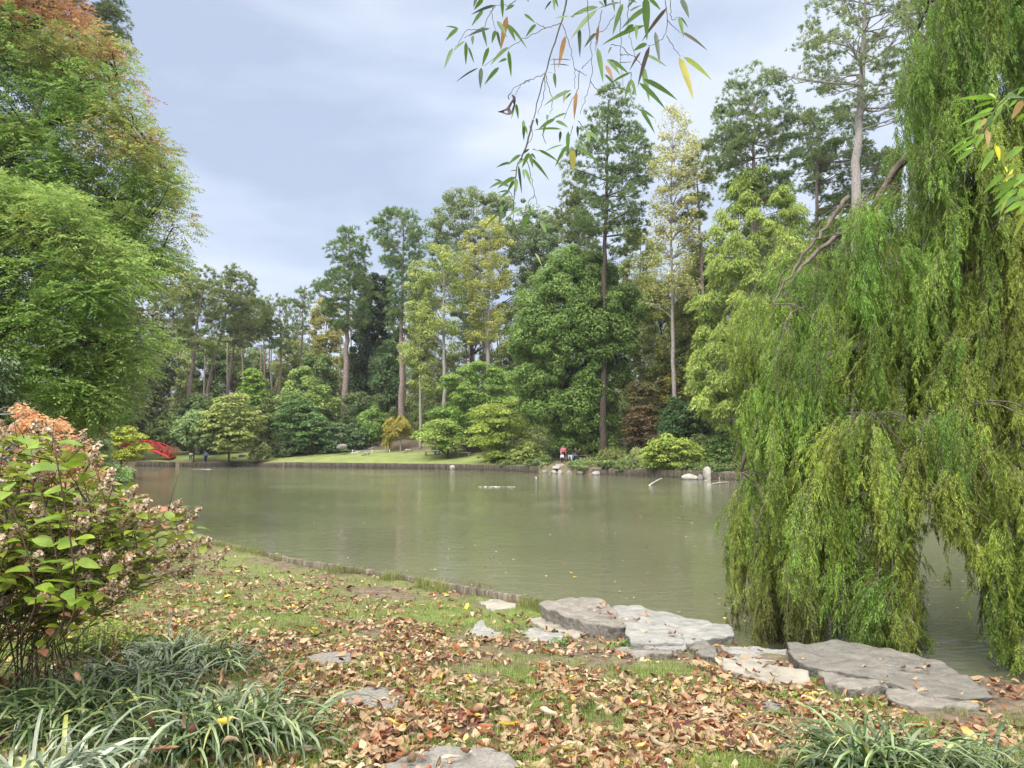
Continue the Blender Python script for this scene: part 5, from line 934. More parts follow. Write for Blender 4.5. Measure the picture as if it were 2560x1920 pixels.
near_tree('japanese_maple', 'low japanese maple with glowing orange and coral leaves behind the seed heads', 'maple tree', (60, 1250), 10.5, bl, .06, .04, (.34, .15, .085), (.4, .25, .14), 80)
o = empty('bare_shrub', P(-40, 1260, 11), 'pale leafless twisted twigs of a bare shrub at the left edge', 'shrub'); tb = MB()
def branch(p, d, L_, r, lv):
    q = [p]; n = 6
    for _ in range(n): d = unit(d + rng.normal(0, .22, 3) + [0, 0, -.03 * lv]); q.append(q[-1] + d * L_ / n)
    q = np.array(q); tb.tube(q, np.linspace(r, r * .55, n + 1), 5, cap=False)
    if lv < 4:
        for _ in range(3 if lv < 3 else 2): branch(q[rng.integers(3, n + 1)], unit(d + rng.normal(0, .6, 3)), L_ * .62, r * .55, lv + 1)
hub = P(-30, 1190, 11)
for dd in ([.5, 0, .8], [.9, -.2, .45], [.2, .1, 1], [.8, .2, .15], [.9, 0, -.25], [.35, -.3, .9]): branch(hub, unit(np.array(dd)), .62, .02, 1)
tb.tube([hub, P(-40, 1260, 11) * [1, 1, 0] + [0, 0, -.5]], [.03, .045], 8); tb.build('branches', M_TWIGP, o, True)
# dark hedge mass and soil wall behind, at the left shore
near_tree('evergreen_shrub', 'dark evergreen shrub filling the gap at the left edge behind the bare twigs', 'shrub', (-60, 1180), 16, [(rng.uniform(-200, 60), rng.uniform(880, 1150), rng.uniform(.4, .7), rng.uniform(-.6, .8)) for _ in range(60)], .09, .05, (.03, .05, .02), (.06, .09, .035), 220, M_GLOSS)
near_tree('pond_grass', 'fresh green leafy plants spilling over the stake wall on the left shore', 'plant', (285, 1195), 50, [(rng.uniform(205, 320), np.interp(0, [0, 1], [0, 0]) + rng.uniform(1163, 1196), rng.uniform(.35, .6), rng.uniform(-1.5, 4)) for _ in range(70)], .2, .07, (.1, .18, .05), (.24, .34, .12), 70, M_LEAF)
near_tree('green_shrub', 'dull green shrub between the orange maple and the red bridge', 'shrub', (215, 1180), 40, [(rng.uniform(175, 270), rng.uniform(1085, 1185), rng.uniform(.4, .65), rng.uniform(-1.5, 3)) for _ in range(60)], .16, .07, (.05, .08, .035), (.14, .18, .08), 150, M_LEAF)

# ================================================================== panicle hydrangea in the left foreground
def ovate(mb, a, ax, side, L_, W_, col, fold=.22, droop=.18, rows=6):
    nn = np.cross(side, ax); t = np.linspace(0, 1, rows); pr = np.interp(t, [0, .1, .35, .6, .85, 1], [.05, .6, 1, .85, .4, 0]) * W_ / 2; V = []
    for q, h in zip(t, pr):
        c = a + ax * L_ * q + np.array([0, 0, -1]) * droop * L_ * q * q; V += [c - side * h + nn * fold * h, c, c + side * h + nn * fold * h]
    mb.add(V, [(r * 3 + c, r * 3 + c + 1, r * 3 + c + 4, r * 3 + c + 3) for r in range(rows - 1) for c in range(2)], None, col)
def hydrangea():
    root = empty('hydrangea_bush', (-3.1, 5.0, -.1), 'panicle hydrangea bush with dried papery tan flower heads and yellow-green leaves', 'bush')
    poly = [(-160, 1090), (60, 1080), (130, 1100), (225, 1140), (268, 1190), (330, 1235), (400, 1275), (470, 1290), (515, 1330), (535, 1395), (480, 1440), (380, 1470), (200, 1500), (-160, 1540)]
    ST = []; tips = sample_poly(poly, 260); fl = MB(); lf = MB(); st = MB()
    edge = [(345, 1265), (430, 1275), (480, 1290), (505, 1360), (535, 1400), (270, 1200), (230, 1150), (320, 1250), (400, 1290), (120, 1090), (200, 1110), (450, 1330), (370, 1300), (215, 1170), (150, 1130)]
    tips = [(a, b, 1) for a, b in edge] + [(a, b, rng.uniform() < .55) for a, b in tips]
    for a, b, head in tips:
        D = rng.uniform(3.9, 5.3); tip = P(a, b, D); rx = -3.45 + rng.uniform(-.6, .55) + .12 * (tip[0] + 3); ry = rng.uniform(4.4, 5.4); base = np.array([rx, ry, float(land_z(rx, ry)) - .03])
        
        if ST and rng.uniform() < .62:
            A_ = np.vstack(ST); dd = np.linalg.norm(A_ - tip, axis=1) + 9 * (A_[:, 2] > tip[2] - .12); base = A_[int(np.argmin(np.abs(dd - .5)))]
        mid = base * .5 + tip * .5 + np.array([(-.12 if tip[0] > base[0] else .1), 0, .1]) * np.linalg.norm(tip - base) / 1.5; q = curve([base, mid, tip], 12); q[1:-1] += rng.normal(0, .004, (10, 3)); ST.append(q[3:9]); st.tube(q, np.linspace(.0042, .0017, 12), 5)
        for _ in range(2):
            s_ = q[rng.integers(3, 9)]; e_ = s_ + unit(tip - base + rdir(1)[0] * .8) * rng.uniform(.15, .4); st.tube([s_, (s_ + e_) / 2 + [0, 0, .02], e_], [.003, .0025, .0015], 4)
        ax0 = unit(q[-1] - q[-3])
        # opposite leaves along the upper stem
        for j_ in rng.choice(np.arange(4, 12), 6, replace=False):
            c = q[j_]; azm = rng.uniform(0, 6.28)
            for s_ in (0, math.pi):
                d_ = np.array([math.cos(azm + s_), math.sin(azm + s_), rng.uniform(-.3, .45)]); d_ = unit(d_ + ax0 * .3); sd = unit(np.cross(d_, [0, 0, 1.]) + rng.normal(0, .3, 3)); sd = unit(sd - d_ * d_.dot(sd))
                t = rng.uniform(); col = np.array([.13, .2, .02]) * (1 - t) + np.array([.3, .35, .045]) * t
                if rng.uniform() < .06: col = np.array([.45, .2, .12])
                ovate(lf, c + d_ * .012, d_, sd, rng.uniform(.065, .11), rng.uniform(.04, .06), col * rng.uniform(.85, 1.15), droop=rng.uniform(0, .35))
        if head:
            hl = rng.uniform(.08, .14); hr = rng.uniform(.03, .045); n = int(rng.uniform(60, 95)); u_ = rng.uniform(0, 1, n) ** 1.2
            ax1 = unit(ax0 + [0, 0, .5]); A = unit(np.cross(ax1, [.3, .2, 1])); B = np.cross(ax1, A); ph = rng.uniform(0, 6.28, n); rr = hr * (1 - u_ * .85) * rng.uniform(.5, 1, n) + .004
            pos = tip + ax1 * (u_ * hl - .02)[:, None] + (A * np.cos(ph)[:, None] + B * np.sin(ph)[:, None]) * rr[:, None]; out = unit(pos - (tip + ax1 * hl * .3))
            for sgn in range(2):
                nn = unit(out + rdir(n) * .6); a_ = unit(np.cross(nn, rdir(n))); s2 = np.cross(nn, a_); sz = rng.uniform(.011, .02, n); V = quads(pos + rng.normal(0, .003, (n, 3)), a_, s2, sz * 1.25, sz); tt = rng.uniform(0, 1, (n, 1))
                kind = rng.uniform(0, 1, (n, 1)); c_ = np.where(kind < .5, np.array([.66, .57, .42]), np.where(kind < .82, np.array([.38, .25, .14]), np.array([.16, .07, .04]))) * rng.uniform(.8, 1.2, (n, 1))
                fl.add(V, np.arange(n * 4).reshape(-1, 4), None, np.repeat(c_, 4, 0))
            st.tube([tip, tip + ax1 * hl * .8], [.002, .001], 4)
    # strong young shoots with big leaves, nearer the camera
    for bx, by, tx, ty in ((190, 1480, 135, 1105), (160, 1500, 75, 1115), (90, 1480, 20, 1230)):
        D = rng.uniform(3.0, 3.6); q = curve([P(bx - 40, by + 120, D + .7), P(bx, by, D + .1), P(tx, ty, D)], 14); q[:, 2] = np.maximum(q[:, 2], -.05); st.tube(q, np.linspace(.005, .0025, 14), 6)
        az0 = rng.uniform(0, 6.28)
        for j_ in range(6, 14):
            az0 += 1.57 + rng.normal(0, .3)
            for s_ in (0, math.pi):
                d_ = unit(np.array([math.cos(az0 + s_), math.sin(az0 + s_) * .7, rng.uniform(-.1, .5)])); sd = unit(np.cross(d_, [0, 0, 1.]) + rng.normal(0, .35, 3)); sd = unit(sd - d_ * d_.dot(sd)); t = rng.uniform()
                ovate(lf, q[j_] + d_ * .01, d_, sd, rng.uniform(.09, .13), rng.uniform(.055, .075), (np.array([.13, .23, .02]) * (1 - t) + np.array([.27, .38, .035]) * t), droop=rng.uniform(.05, .35), rows=7)
    st.build('stems', M_TWIG, root, True); lf.build('leaves', M_NEARLEAF, root, True); fl.build('flower_heads', M_PETAL, root)
hydrangea()

# ================================================================== liriope clumps
def clump(label, cx, cy, spread, reach, n, c1, c2, w=.0145, group='arching grass clumps in the foreground', lean=(0, 0), hz=.8):
    c = G(cx, cy, -.05); c = G(cx, cy, float(land_z(c[0], c[1]))); root = empty('grass_clump', c, label, 'grass clump', group)
    m = 8; t = np.linspace(0, 1, m)[None]; az = rng.uniform(0, 2 * math.pi, n); L_ = reach * rng.uniform(.5, 1.3, n); el = rng.uniform(.7, 1.5, n) * hz + .3
    b = np.stack([c[0] + rng.normal(0, spread, n), c[1] + rng.normal(0, spread * .8, n), np.full(n, 0.)], 1); b[:, 2] = land_z(b[:, 0], b[:, 1]) - .01
    az = np.arctan2(np.sin(az) + (b[:, 1] - c[1]) / spread * .5 + lean[1], np.cos(az) + (b[:, 0] - c[0]) / spread * .5 + lean[0])
    dx, dy = np.cos(az), np.sin(az); bend = rng.uniform(1.3, 2.7, n)[:, None]; a_ = el[:, None] - bend * t ** 1.7 * 1.2; ds = (L_ / (m - 1))[:, None]
    h = np.cumsum(np.cos(a_) * ds, 1) - np.cos(a_[:, :1]) * ds; z = np.cumsum(np.sin(a_) * ds, 1) - np.sin(a_[:, :1]) * ds
    pth = np.stack([b[:, :1] + dx[:, None] * h, b[:, 1:2] + dy[:, None] * h, b[:, 2:] + z], -1); pth[..., 2] = np.maximum(pth[..., 2], land_z(pth[..., 0], pth[..., 1]) + .004)
    sd = np.stack([-dy, dx, 0 * dx], 1); tw = rng.normal(0, .35, n); sd = unit(sd + np.stack([0 * tw, 0 * tw, tw], 1)); W_ = w * rng.uniform(.75, 1.25, n)[:, None] * np.interp(t, [0, .15, .6, .9, 1], [.6, 1, 1, .55, .05]) / 2
    V = np.stack([pth - sd[:, None] * W_[..., None] + [0, 0, .0006], pth - np.array([0, 0, .0015]), pth + sd[:, None] * W_[..., None] + [0, 0, .0006]], 2).reshape(n, m * 3, 3)
    Fq = np.array([(r * 3 + k, r * 3 + k + 1, r * 3 + k + 4, r * 3 + k + 3) for r in range(m - 1) for k in range(2)]); Fa = (Fq[None] + (np.arange(n) * m * 3)[:, None, None]).reshape(-1, 4)
    q = rng.uniform(0, 1, (n, 1)); c_ = np.array(c1) * (1 - q) + np.array(c2) * q; yl = rng.uniform(0, 1, n) < .06; c_[yl] = (.33, .36, .1); c_ = np.repeat(c_ * rng.uniform(.8, 1.2, (n, 1)), m * 3, 0)
    tipm = np.tile(np.repeat(np.arange(m) == m - 1, 3), n) & np.repeat(rng.uniform(0, 1, n) < .3, m * 3); c_[tipm] = (.5, .42, .25)
    mesh_from('blades', V.reshape(-1, 3), Fa, M_BLADE, root, c_, True); return root
LA, LB_ = (.016, .048, .01), (.14, .2, .075)
clump('dark green arching grass clump behind the others, nearest the leafy grass at left', 470, 1668, .17, .42, 480, LA, LB_)
clump('big blue-green arching grass clump with brown leaves caught in it, left of centre', 530, 1865, .2, .45, 760, LA, (.19, .25, .1))
clump('wide grass clump at the left edge, flopping to the left', 165, 1815, .22, .44, 680, LA, (.19, .25, .1), lean=(-.4, 0))
clump('grass clump low behind the wide left one with silvery blades', 330, 1745, .16, .42, 380, LA, (.21, .27, .12))
clump('silvery grass clump in the bottom left corner of the frame', 60, 2030, .13, .42, 300, (.11, .16, .09), (.36, .4, .29), w=.017)
clump('arching grass clump in the bottom right, standing alone on bare soil', 2200, 1950, .13, .46, 560, LA, (.18, .245, .09), lean=(0, .1))
clump('small grass tufts rising at the bottom right corner', 2440, 1945, .1, .36, 110, LA, (.18, .245, .09))
weed('yellow-green creeping shrublet between the hydrangea stems and the grass clumps', 215, 1640, -.06, .16, 420, (.17, .27, .03), (.36, .44, .06), .035, 'shrublet', .28)
weed('low yellow-green trailing plant under the hydrangea twigs at far left', 330, 1610, -.06, .13, 200, (.17, .27, .03), (.36, .44, .06), .035, 'shrublet', .2)
# leaves caught in the clumps
def caught(lst):
    for k_, (px, py, D, s, c, lab) in enumerate(lst):
        V0, F0 = LS[(k_ * 3) % len(LS)]; p_ = P(px, py, D); Rm2 = rotm(1, .9)[0]; V = (V0 * s) @ Rm2.T + p_; tag(mesh_from('fallen_leaf', V, F0, M_LITTER, None, np.tile([LC[c]], (len(V), 1)), True), lab, 'fallen leaf', 'fallen leaves in the foreground')
caught([(372, 1590, 4.75, .08, 'maroon', 'dark red leaf caught on top of the rear left grass clump'), (188, 1690, 4.15, .1, 'pinkish', 'pinkish tan leaf perched on the wide left grass clump'), (375, 1812, 3.75, .13, 'brown', 'long brown leaf wedged in the big blue-green grass clump, left side'), (412, 1870, 3.6, .13, 'brown', 'cinnamon brown leaf hanging low in the big blue-green grass clump'),
        (480, 1815, 3.8, .1, 'maroon', 'dark maroon leaf deep in the big blue-green grass clump'), (560, 1800, 3.8, .09, 'yellow', 'orange-yellow leaf in the big blue-green grass clump, right side'), (575, 1850, 3.7, .1, 'tan', 'tan leaf hanging in the right of the big blue-green grass clump'), (455, 1800, 3.8, .09, 'tan', 'tan leaf standing upright in the middle of the big blue-green grass clump'),
        (2240, 1820, 3.75, .1, 'brown', 'brown leaf stuck upright in the bottom right grass clump'), (2345, 1860, 3.7, .08, 'rust', 'rust leaf at the right side of the bottom right grass clump'), (2420, 1832, 4.1, .1, 'yellow', 'pale yellow leaf lying alone on the bare soil right'), (560, 1690, 4.2, .1, 'brown', 'brown leaf between the rear and the big blue-green grass clump')])
# leaves lying on the big dark slab and the flat stones are part of the scatter above

# ================================================================== things on the far shore
M_RED = solid_mat('red_lacquer', (.26, .014, .012), (.38, .03, .02), 8, .5, .1); M_PALE = solid_mat('pale_stone', (.24, .225, .19), (.42, .39, .34), 2.5, .85, .5, dist=.05, c3=(.3, .27, .22))
M_GREYR = solid_mat('grey_rock', (.16, .15, .13), (.36, .34, .3), 2.5, .9, .6, dist=.05); M_WOOD = solid_mat('bench_wood', (.26, .13, .06), (.42, .24, .12), 6, .7, .3, (1, 1, 6)); M_WHITE = solid_mat('white_paint', (.6, .6, .56), (.75, .75, .7), 6, .7, .1); M_BLACK = solid_mat('dark_void', (.01, .01, .01), (.03, .025, .02), 3, .9, .2)
def rock(name, label, px, py, D, w, h, mat, group=None, d=None, flat=.25, cat='rock', seed=None, tilt=0, spike=0):
    """irregular rock; (px,py) is the middle of its base"""
    base = P(px, py, D); d = d or w * .7
    if py > 1168: base[2] = WATER - .08
    nth, nph = 22, 13; V = []
    th = np.linspace(0, 2 * math.pi, nth, endpoint=False); ks = rng.uniform(0, 50)
    planes = rdir(14) * [1, 1, .8]; hs = rng.uniform(.5, .9, 14)
    for i_ in range(nph):
        ph = -math.pi / 2 + math.pi * (i_ + .02) / (nph - 1 + .04)
        for a in th:
            v = np.array([math.cos(a) * math.cos(ph), math.sin(a) * math.cos(ph), math.sin(ph)]); dt = planes @ v
            r_ = min(1.0, float(np.min(np.where(dt > .05, hs / np.maximum(dt, .05), 9)))); r_ *= 1 + .04 * math.sin(7 * a + ks) * math.cos(5 * ph); V.append(v * r_)
    V = np.array(V); V[:, 2] = (V[:, 2] + 1) / 2 * 1.12 - .15; V *= [w / 2 * 1.1, d / 2 * 1.1, h]; V[:, 0] += V[:, 2] * tilt
    if spike: V[:, :2] *= (1 - spike * np.clip(V[:, 2:] / h, 0, 1))
    Fq = [(r * nth + k, r * nth + (k + 1) % nth, (r + 1) * nth + (k + 1) % nth, (r + 1) * nth + k) for r in range(nph - 1) for k in range(nth)]
    n0 = len(V); V = np.vstack([V, [V[:nth].mean(0)], [V[-nth:].mean(0)]]); F3 = [(n0, (k + 1) % nth, k) for k in range(nth)] + [(n0 + 1, (nph - 1) * nth + k, (nph - 1) * nth + (k + 1) % nth) for k in range(nth)]
    return tag(mesh_from(name, V + base, Fq, mat, None, None, False, F3), label, cat, group)
def W(pxw, D): return pxw / F * D
def gD(px, py): g_ = G(px, py); return g_[1]
GW = 'pale rocks standing in the water at the right'
D_ = gD(1720, 1199)
rock('rock', 'rounded pale rock in the water, left of the upright one', 1724, 1199, D_, W(42, D_), W(20, D_), M_PALE, GW)
rock('rock', 'small brownish rock leaning on the upright pale rock', 1752, 1200, D_ - .3, W(16, D_), W(18, D_), M_ST_TAN, GW, spike=.3)
rock('rock', 'tall upright pale rock standing in the water', 1772, 1202, D_, W(26, D_), W(36, D_), M_PALE, GW, tilt=-.12, spike=.15)
rock('rock', 'small white rock half hidden by the cypress fringe, right of the upright one', 1804, 1203, D_ - .5, W(14, D_), W(14, D_), M_PALE, GW)
rock('rock', 'low flat rock at the foot of the upright pale rock', 1765, 1203, D_ - 1, W(20, D_), W(4, D_), M_PALE, GW)
rock('rock', 'white rock glimpsed through the cypress curtain beyond', 2160, 1218, 44, W(40, 44), W(26, 44), M_PALE, GW)
for px, py, w_, h_, lab, mt in ((1362, 1180, 14, 7, 'grey rock left of the stone path to the water', M_GREYR), (1387, 1182, 18, 7, 'pinkish white rock at the foot of the stone path', M_PALE), (1400, 1182, 12, 8, 'cream rock touching the pinkish white one', M_PALE), (1424, 1182, 16, 8, 'dark grey round rock under the juniper bank', M_GREYR), (1450, 1182, 20, 7, 'tan rock under the middle of the juniper bank', M_ST_TAN), (1492, 1184, 30, 8, 'flat grey rock at the right of the juniper bank', M_GREYR), (1634, 1190, 16, 4, 'white low rock in the water before the layered shrub', M_PALE), (1653, 1190, 8, 4, 'tiny white rock beside the white low rock', M_PALE), (1462, 1156, 12, 6, 'rounded boulder on the bank in front of the bench', M_ST_TAN)):
    D = float(r2(upx(px, 70))) - .35 if py > 1170 else 75
    for _ in range(3): D = float(r2(upx(px, D))) - .35 if py > 1170 else 75
    if py >= 1190: D = gD(px, py)
    rock('rock', lab, px, py, D, W(w_, D), W(h_, D) + .15, mt, 'rocks along the far shore')
rock('rock', 'white rock set into the stake edging at the right of the lawn', 1131, 1176, 83.6, W(14, 84), .62, M_PALE, 'rocks along the far shore')
rock('rock', 'half-buried brown boulder at the foot of the blue-green shrub mound', 857, 1124, 99, W(32, 99), W(15, 99), M_ST_TAN, 'rocks on the far lawn')
rock('rock', 'small pale boulder on the grass by the left visitors', 477, 1139, 96, W(12, 96), W(7, 96), M_GREYR, 'rocks on the far lawn')
rock('rock', 'flat pale rock left of the clipped olive shrub', 586, 1147, 97, W(16, 97), W(5, 97), M_PALE, 'rocks on the far lawn')
rock('rock', 'long grey rock touching the clipped olive shrub', 604, 1143, 98, W(22, 98), W(7, 98), M_GREYR, 'rocks on the far lawn')
rock('rock', 'pale angular rock behind the yellowing tree trunk, upper', 534, 1128, 99, W(14, 99), W(8, 99), M_PALE, 'rocks on the far lawn')
rock('rock', 'flat pale rock left of the standing visitor in blue', 494, 1133, 98, W(16, 98), W(4, 98), M_PALE, 'rocks on the far lawn')
rock('rock', 'rounded grey rock breaking the water at the left, behind the seed heads', 318, 1236, 40.5, W(34, 40), W(12, 40), M_GREYR, None)
rock('rock', 'pale stone under the stake wall on the left shore', 262, 1240, 38.6, W(44, 39), W(9, 39), M_PALE, None)
rock('rock', 'dark brown boulder under the orange maple at left', 180, 1215, 9.5, W(60, 9.5), W(34, 9.5), M_ST_TAN, None)
def paver(label, px, py, D, w, d=.5, group='stepping stones climbing the far lawn', name='stepping_stone'):
    x = (px - CX) / F * D; z = float(land_z(x, D)); b = MB(); n = 10; an = np.linspace(0, 6.283, n, endpoint=False); r_ = rng.uniform(.88, 1.08, n)
    top = np.stack([x + np.cos(an) * w / 2 * r_, D + np.sin(an) * d / 2 * r_, np.full(n, z + .07)], 1); top[:, 2] += .06 * (top[:, 1] - D); bot = top - [0, 0, .2]
    V = np.vstack([top, bot, top.mean(0)[None]]); b.add(V, [(k, n + k, n + (k + 1) % n, (k + 1) % n) for k in range(n)], [(2 * n, k, (k + 1) % n) for k in range(n)]); return tag(b.build(name, M_PALE), label, 'stepping stone', group)
def dland(px, py):     # distance where the ray meets the far slope
    for D in np.arange(r2(upx(px, 90)) + .2, 150, .1):
        q = P(px, py, D)
        if q[2] <= land_z(q[0], D): return float(D)
    return 110.
for k_, (px, py, w_) in enumerate(((888, 1132, 20), (896, 1129, 20), (907, 1126, 18), (918, 1123, 18), (928, 1120, 16), (938, 1117, 14), (952, 1113, 14), (966, 1111, 14))):
    nm = ['lowest and widest', 'second lowest', 'third', 'fourth', 'fifth', 'sixth', 'seventh', 'highest'][k_]; D = dland(px, py); paver(f'{nm} pale stone slab of the stepping path rising right across the lawn', px, py, D, W(w_, D), .7)
for k_, (px, py, w_, lab) in enumerate(((1400, 1163, 22, 'upper worn slab of the path beside the child in white'), (1392, 1171, 26, 'lower worn slab of the path down to the water'), (528, 1142, 30, 'broad worn stone step below the standing visitor in blue'), (545, 1150, 40, 'lowest broad stone step above the pale stake edging'), (520, 1136, 30, 'upper stone threshold under the feet of the visitor in blue'))):
    D = dland(px, py); paver(lab, px, py, D, W(w_, D), .8, 'worn stone steps on the far shore', 'stone_step')
# low rope fence
fo = []; rt = None
xs = [679, 710, 745, 790, 837, 883, 931, 975]
root = empty('rope_fence', (W(679 - CX, 98), 98, float(land_z(W(679 - CX, 98), 98))), 'low rope fence on thin white posts across the top of the lawn', 'fence')
pr = None; rp = MB()
for px in xs:
    D = dland(px, 1132.5); x = W(px - CX, D); z = float(land_z(x, D)); b = MB(); b.tube([(x, D, z - .1), (x, D, z + .42)], .035, 6); b.build('post', M_WHITE, root)
    c = np.array([x, D, z + .36])
    if pr is not None: rp.tube(curve([pr, (pr + c) / 2 - [0, 0, .06], c], 6), .012, 4)
    pr = c
rp.build('rope', M_WHITE, root)
# white garden seats / stone ornaments
def stool(label, px, py, D, s=1., kind=0):
    x = W(px - CX, D); z = float(land_z(x, D)); root = empty('stone_ornament', (x, D, z), label, 'stone ornament', 'white stone ornaments on the far lawn')
    b = MB(); b.box((x, D, z + .42 * s), (.95 * s, .6 * s, .2 * s)); b.build('top', M_PALE, root)
    for sx in (-1, 1): b = MB(); b.box((x + sx * .3 * s, D, z + .15 * s), (.24 * s, .45 * s, .36 * s)); b.build('leg', M_PALE, root)
    b = MB(); b.box((x - .7 * s, D - .1, z + .06), (.35 * s, .4, .12)); b.build('foot_slab', M_PALE, root)
stool('little white stone arch standing on the open lawn', 918, 1138, dland(918, 1138), .75); stool('white carved stone ornament near the right end of the lawn path', 1022, 1131, dland(1022, 1131), .8)
def slab_bench(label, px, py, D, w):
    x = W(px - CX, D); z = float(land_z(x, D)); root = empty('stone_bench', (x, D, z), label, 'bench', 'stone seats at the right end of the lawn'); b = MB(); b.box((x, D, z + .45), (w, .5, .09)); b.build('seat', M_GREYR, root)
    for s in (-1, 1): b = MB(); b.box((x + s * w * .38, D, z + .2), (.18, .4, .42)); b.build('leg', M_GREYR, root)
slab_bench('low stone slab bench beside the seated pair, left one', 1077, 1134, dland(1077, 1138), 1.5); slab_bench('low stone slab bench right of the seated pair', 1160, 1138, dland(1155, 1142), 1.6)
# people
def skin_obj(name, verts, edges, rad, mat, parent, sub=2):
    me = bpy.data.meshes.new(name); me.from_pydata([tuple(v) for v in verts], edges, []); me.materials.append(mat); o = link(name, me, parent)
    sk = o.modifiers.new('skin', 'SKIN'); sk.use_smooth_shade = True
    for v_, r_ in zip(me.skin_vertices[0].data, rad): v_.radius = (r_, r_) if np.isscalar(r_) else r_
    me.skin_vertices[0].data[0].use_root = True; s_ = o.modifiers.new('sub', 'SUBSURF'); s_.levels = s_.render_levels = sub; return o
def cmat(name, c): return solid_mat(name, tuple(x * .8 for x in c), c, 12, .85, .1)
M_SKIN = cmat('skin', (.42, .24, .16)); M_HAIR = cmat('dark_hair', (.03, .02, .015))
def person(label, foot, H, pose, shirt, pants, face=-90, shoes=(.1, .1, .1), skirt=None, arm=None, hairc=None):
    """foot: world point under the figure; pose stand/sit; face: heading in degrees"""
    root = empty('person', foot, label, 'person', 'visitors on the far shore'); s = H / 1.7; ca, sa = math.cos(R(face)), math.sin(R(face))
    def w(f, l, z): return np.array([foot[0] + s * (f * ca - l * sa), foot[1] + s * (f * sa + l * ca), foot[2] + s * z])
    sit = pose == 'sit'; hp = .5 if sit else .92; ln = .04 if not sit else .0
    pel, ch, nk, hd, tp = w(-ln, 0, hp), w(0, 0, hp + .33), w(.02, 0, hp + .53), w(.05, 0, hp + .68), w(.04, 0, hp + .76)
    sh = [w(0, sg * .18, hp + .47) for sg in (-1, 1)]; arms = arm or [((.08, .06), (.24, .02)), ((.06, .05), (.2, .02))]
    el = []; wr = []; 
    for i_, sg in enumerate((-1, 1)):
        if arms[i_] == 'down': el.append(w(-.02, sg * .25, hp + .2)); wr.append(w(.06, sg * .25, hp - .04))
        elif arms[i_] == 'up': el.append(w(.12, sg * .27, hp + .4)); wr.append(w(.2, sg * .3, hp + .66))
        else: el.append(w(.02, sg * .26, hp + .22)); wr.append(w(.26, sg * .16, hp + .14 + .02 * sg))
    hips = [w(0, sg * .09, hp - .04) for sg in (-1, 1)]
    if sit: kn = [w(.42, sg * .13, .5) for sg in (-1, 1)]; an = [w(.44 + .1 * sg, sg * .13, .09) for sg in (-1, 1)]
    else: kn = [w(.03 * sg, sg * .1, .5) for sg in (-1, 1)]; an = [w(-.02 + .08 * sg, sg * .11, .08) for sg in (-1, 1)]
    hnd = [p + (p - e) / np.linalg.norm(p - e) * .09 * s for p, e in zip(wr, el)]
    V = [pel, ch, nk, hd, tp, sh[0], el[0], wr[0], hnd[0], sh[1], el[1], wr[1], hnd[1], hips[0], kn[0], an[0], hips[1], kn[1], an[1]]
    E = [(0, 1), (1, 2), (2, 3), (3, 4), (1, 5), (5, 6), (6, 7), (7, 8), (1, 9), (9, 10), (10, 11), (11, 12), (0, 13), (13, 14), (14, 15), (0, 16), (16, 17), (17, 18)]
    rad = [.12, .12, .055, .095, .07, .055, .042, .032, .035, .055, .042, .032, .035, .08, .055, .038, .08, .055, .038]
    skin_obj('body', V, E, [r_ * s for r_ in rad], M_SKIN, root)
    Vs = [ch, pel + [0, 0, .02], (ch + nk) / 2 + (nk - ch) * .12, sh[0], el[0], el[0] * .25 + wr[0] * .75, sh[1], el[1], el[1] * .25 + wr[1] * .75]
    skin_obj('shirt', Vs, [(0, 1), (0, 2), (0, 3), (3, 4), (4, 5), (0, 6), (6, 7), (7, 8)], [r_ * s for r_ in (.165, .155, .1, .075, .058, .045, .075, .058, .045)], cmat('shirt_cloth', shirt), root)
    Vp = [pel - [0, 0, .01], hips[0], kn[0], an[0] + [0, 0, .03], hips[1], kn[1], an[1] + [0, 0, .03]]
    skin_obj('trousers', Vp, [(0, 1), (1, 2), (2, 3), (0, 4), (4, 5), (5, 6)], [r_ * s for r_ in (.135, .105, .078, .058, .105, .078, .058)], cmat('trouser_cloth', pants), root)
    for sg, a in zip((-1, 1), an):
        f_ = w(0, 0, 0) - w(-1, 0, 0); f_ = f_ / np.linalg.norm(f_); skin_obj('shoe', [a - [0, 0, .035 * s], a + f_ * .15 * s - [0, 0, .05 * s]], [(0, 1)], [.055 * s, .038 * s], cmat('shoe_cloth', shoes), root, 1)
    bk = w(-1, 0, 0) - w(0, 0, 0); bk = bk / np.linalg.norm(bk); skin_obj('hair', [hd + [0, 0, .05 * s] + bk * .03 * s, tp + [0, 0, .015 * s] + bk * .015 * s, hd + bk * .06 * s - [0, 0, .05 * s]], [(0, 1), (0, 2)], [.1 * s, .075 * s, .07 * s], M_HAIR if hairc is None else cmat('hair', hairc), root)
    return root
def fp(px, D, dz=0): x = W(px - CX, D); return np.array([x, D, float(land_z(x, D)) + dz])
person('standing person in a pink top and dark skirt behind the child in white', fp(1408, 75.5), 1.62, 'stand', (.75, .16, .22), (.03, .015, .03), face=-80, arm=['down', 'down'])
person('person in a white top partly hidden behind the one in pink', fp(1402.5, 76.2), 1.3, 'stand', (.85, .82, .76), (.06, .04, .04), face=180, arm=['down', 'down'])
person('small child in a white shirt and dark trousers standing on the stone path', fp(1405, 73.6), 1.02, 'stand', (.72, .72, .72), (.02, .02, .05), face=-90, arm=['down', 'down'], shoes=(.6, .6, .6))
person('seated person in a dark jacket over a pale shirt and cream trousers', fp(1424.5, 76.6), 1.7, 'sit', (.02, .02, .045), (.68, .64, .56), face=-95)
person('person in blue jeans and dark top sitting on the left end of the wooden bench', fp(1440, 76.4), 1.7, 'sit', (.06, .045, .06), (.1, .2, .36), face=-150, shoes=(.7, .7, .7))
person('visitor in a light blue top and navy trousers standing on the left far shore', fp(517.5, 98), 1.72, 'stand', (.32, .42, .55), (.02, .03, .12), face=-90)
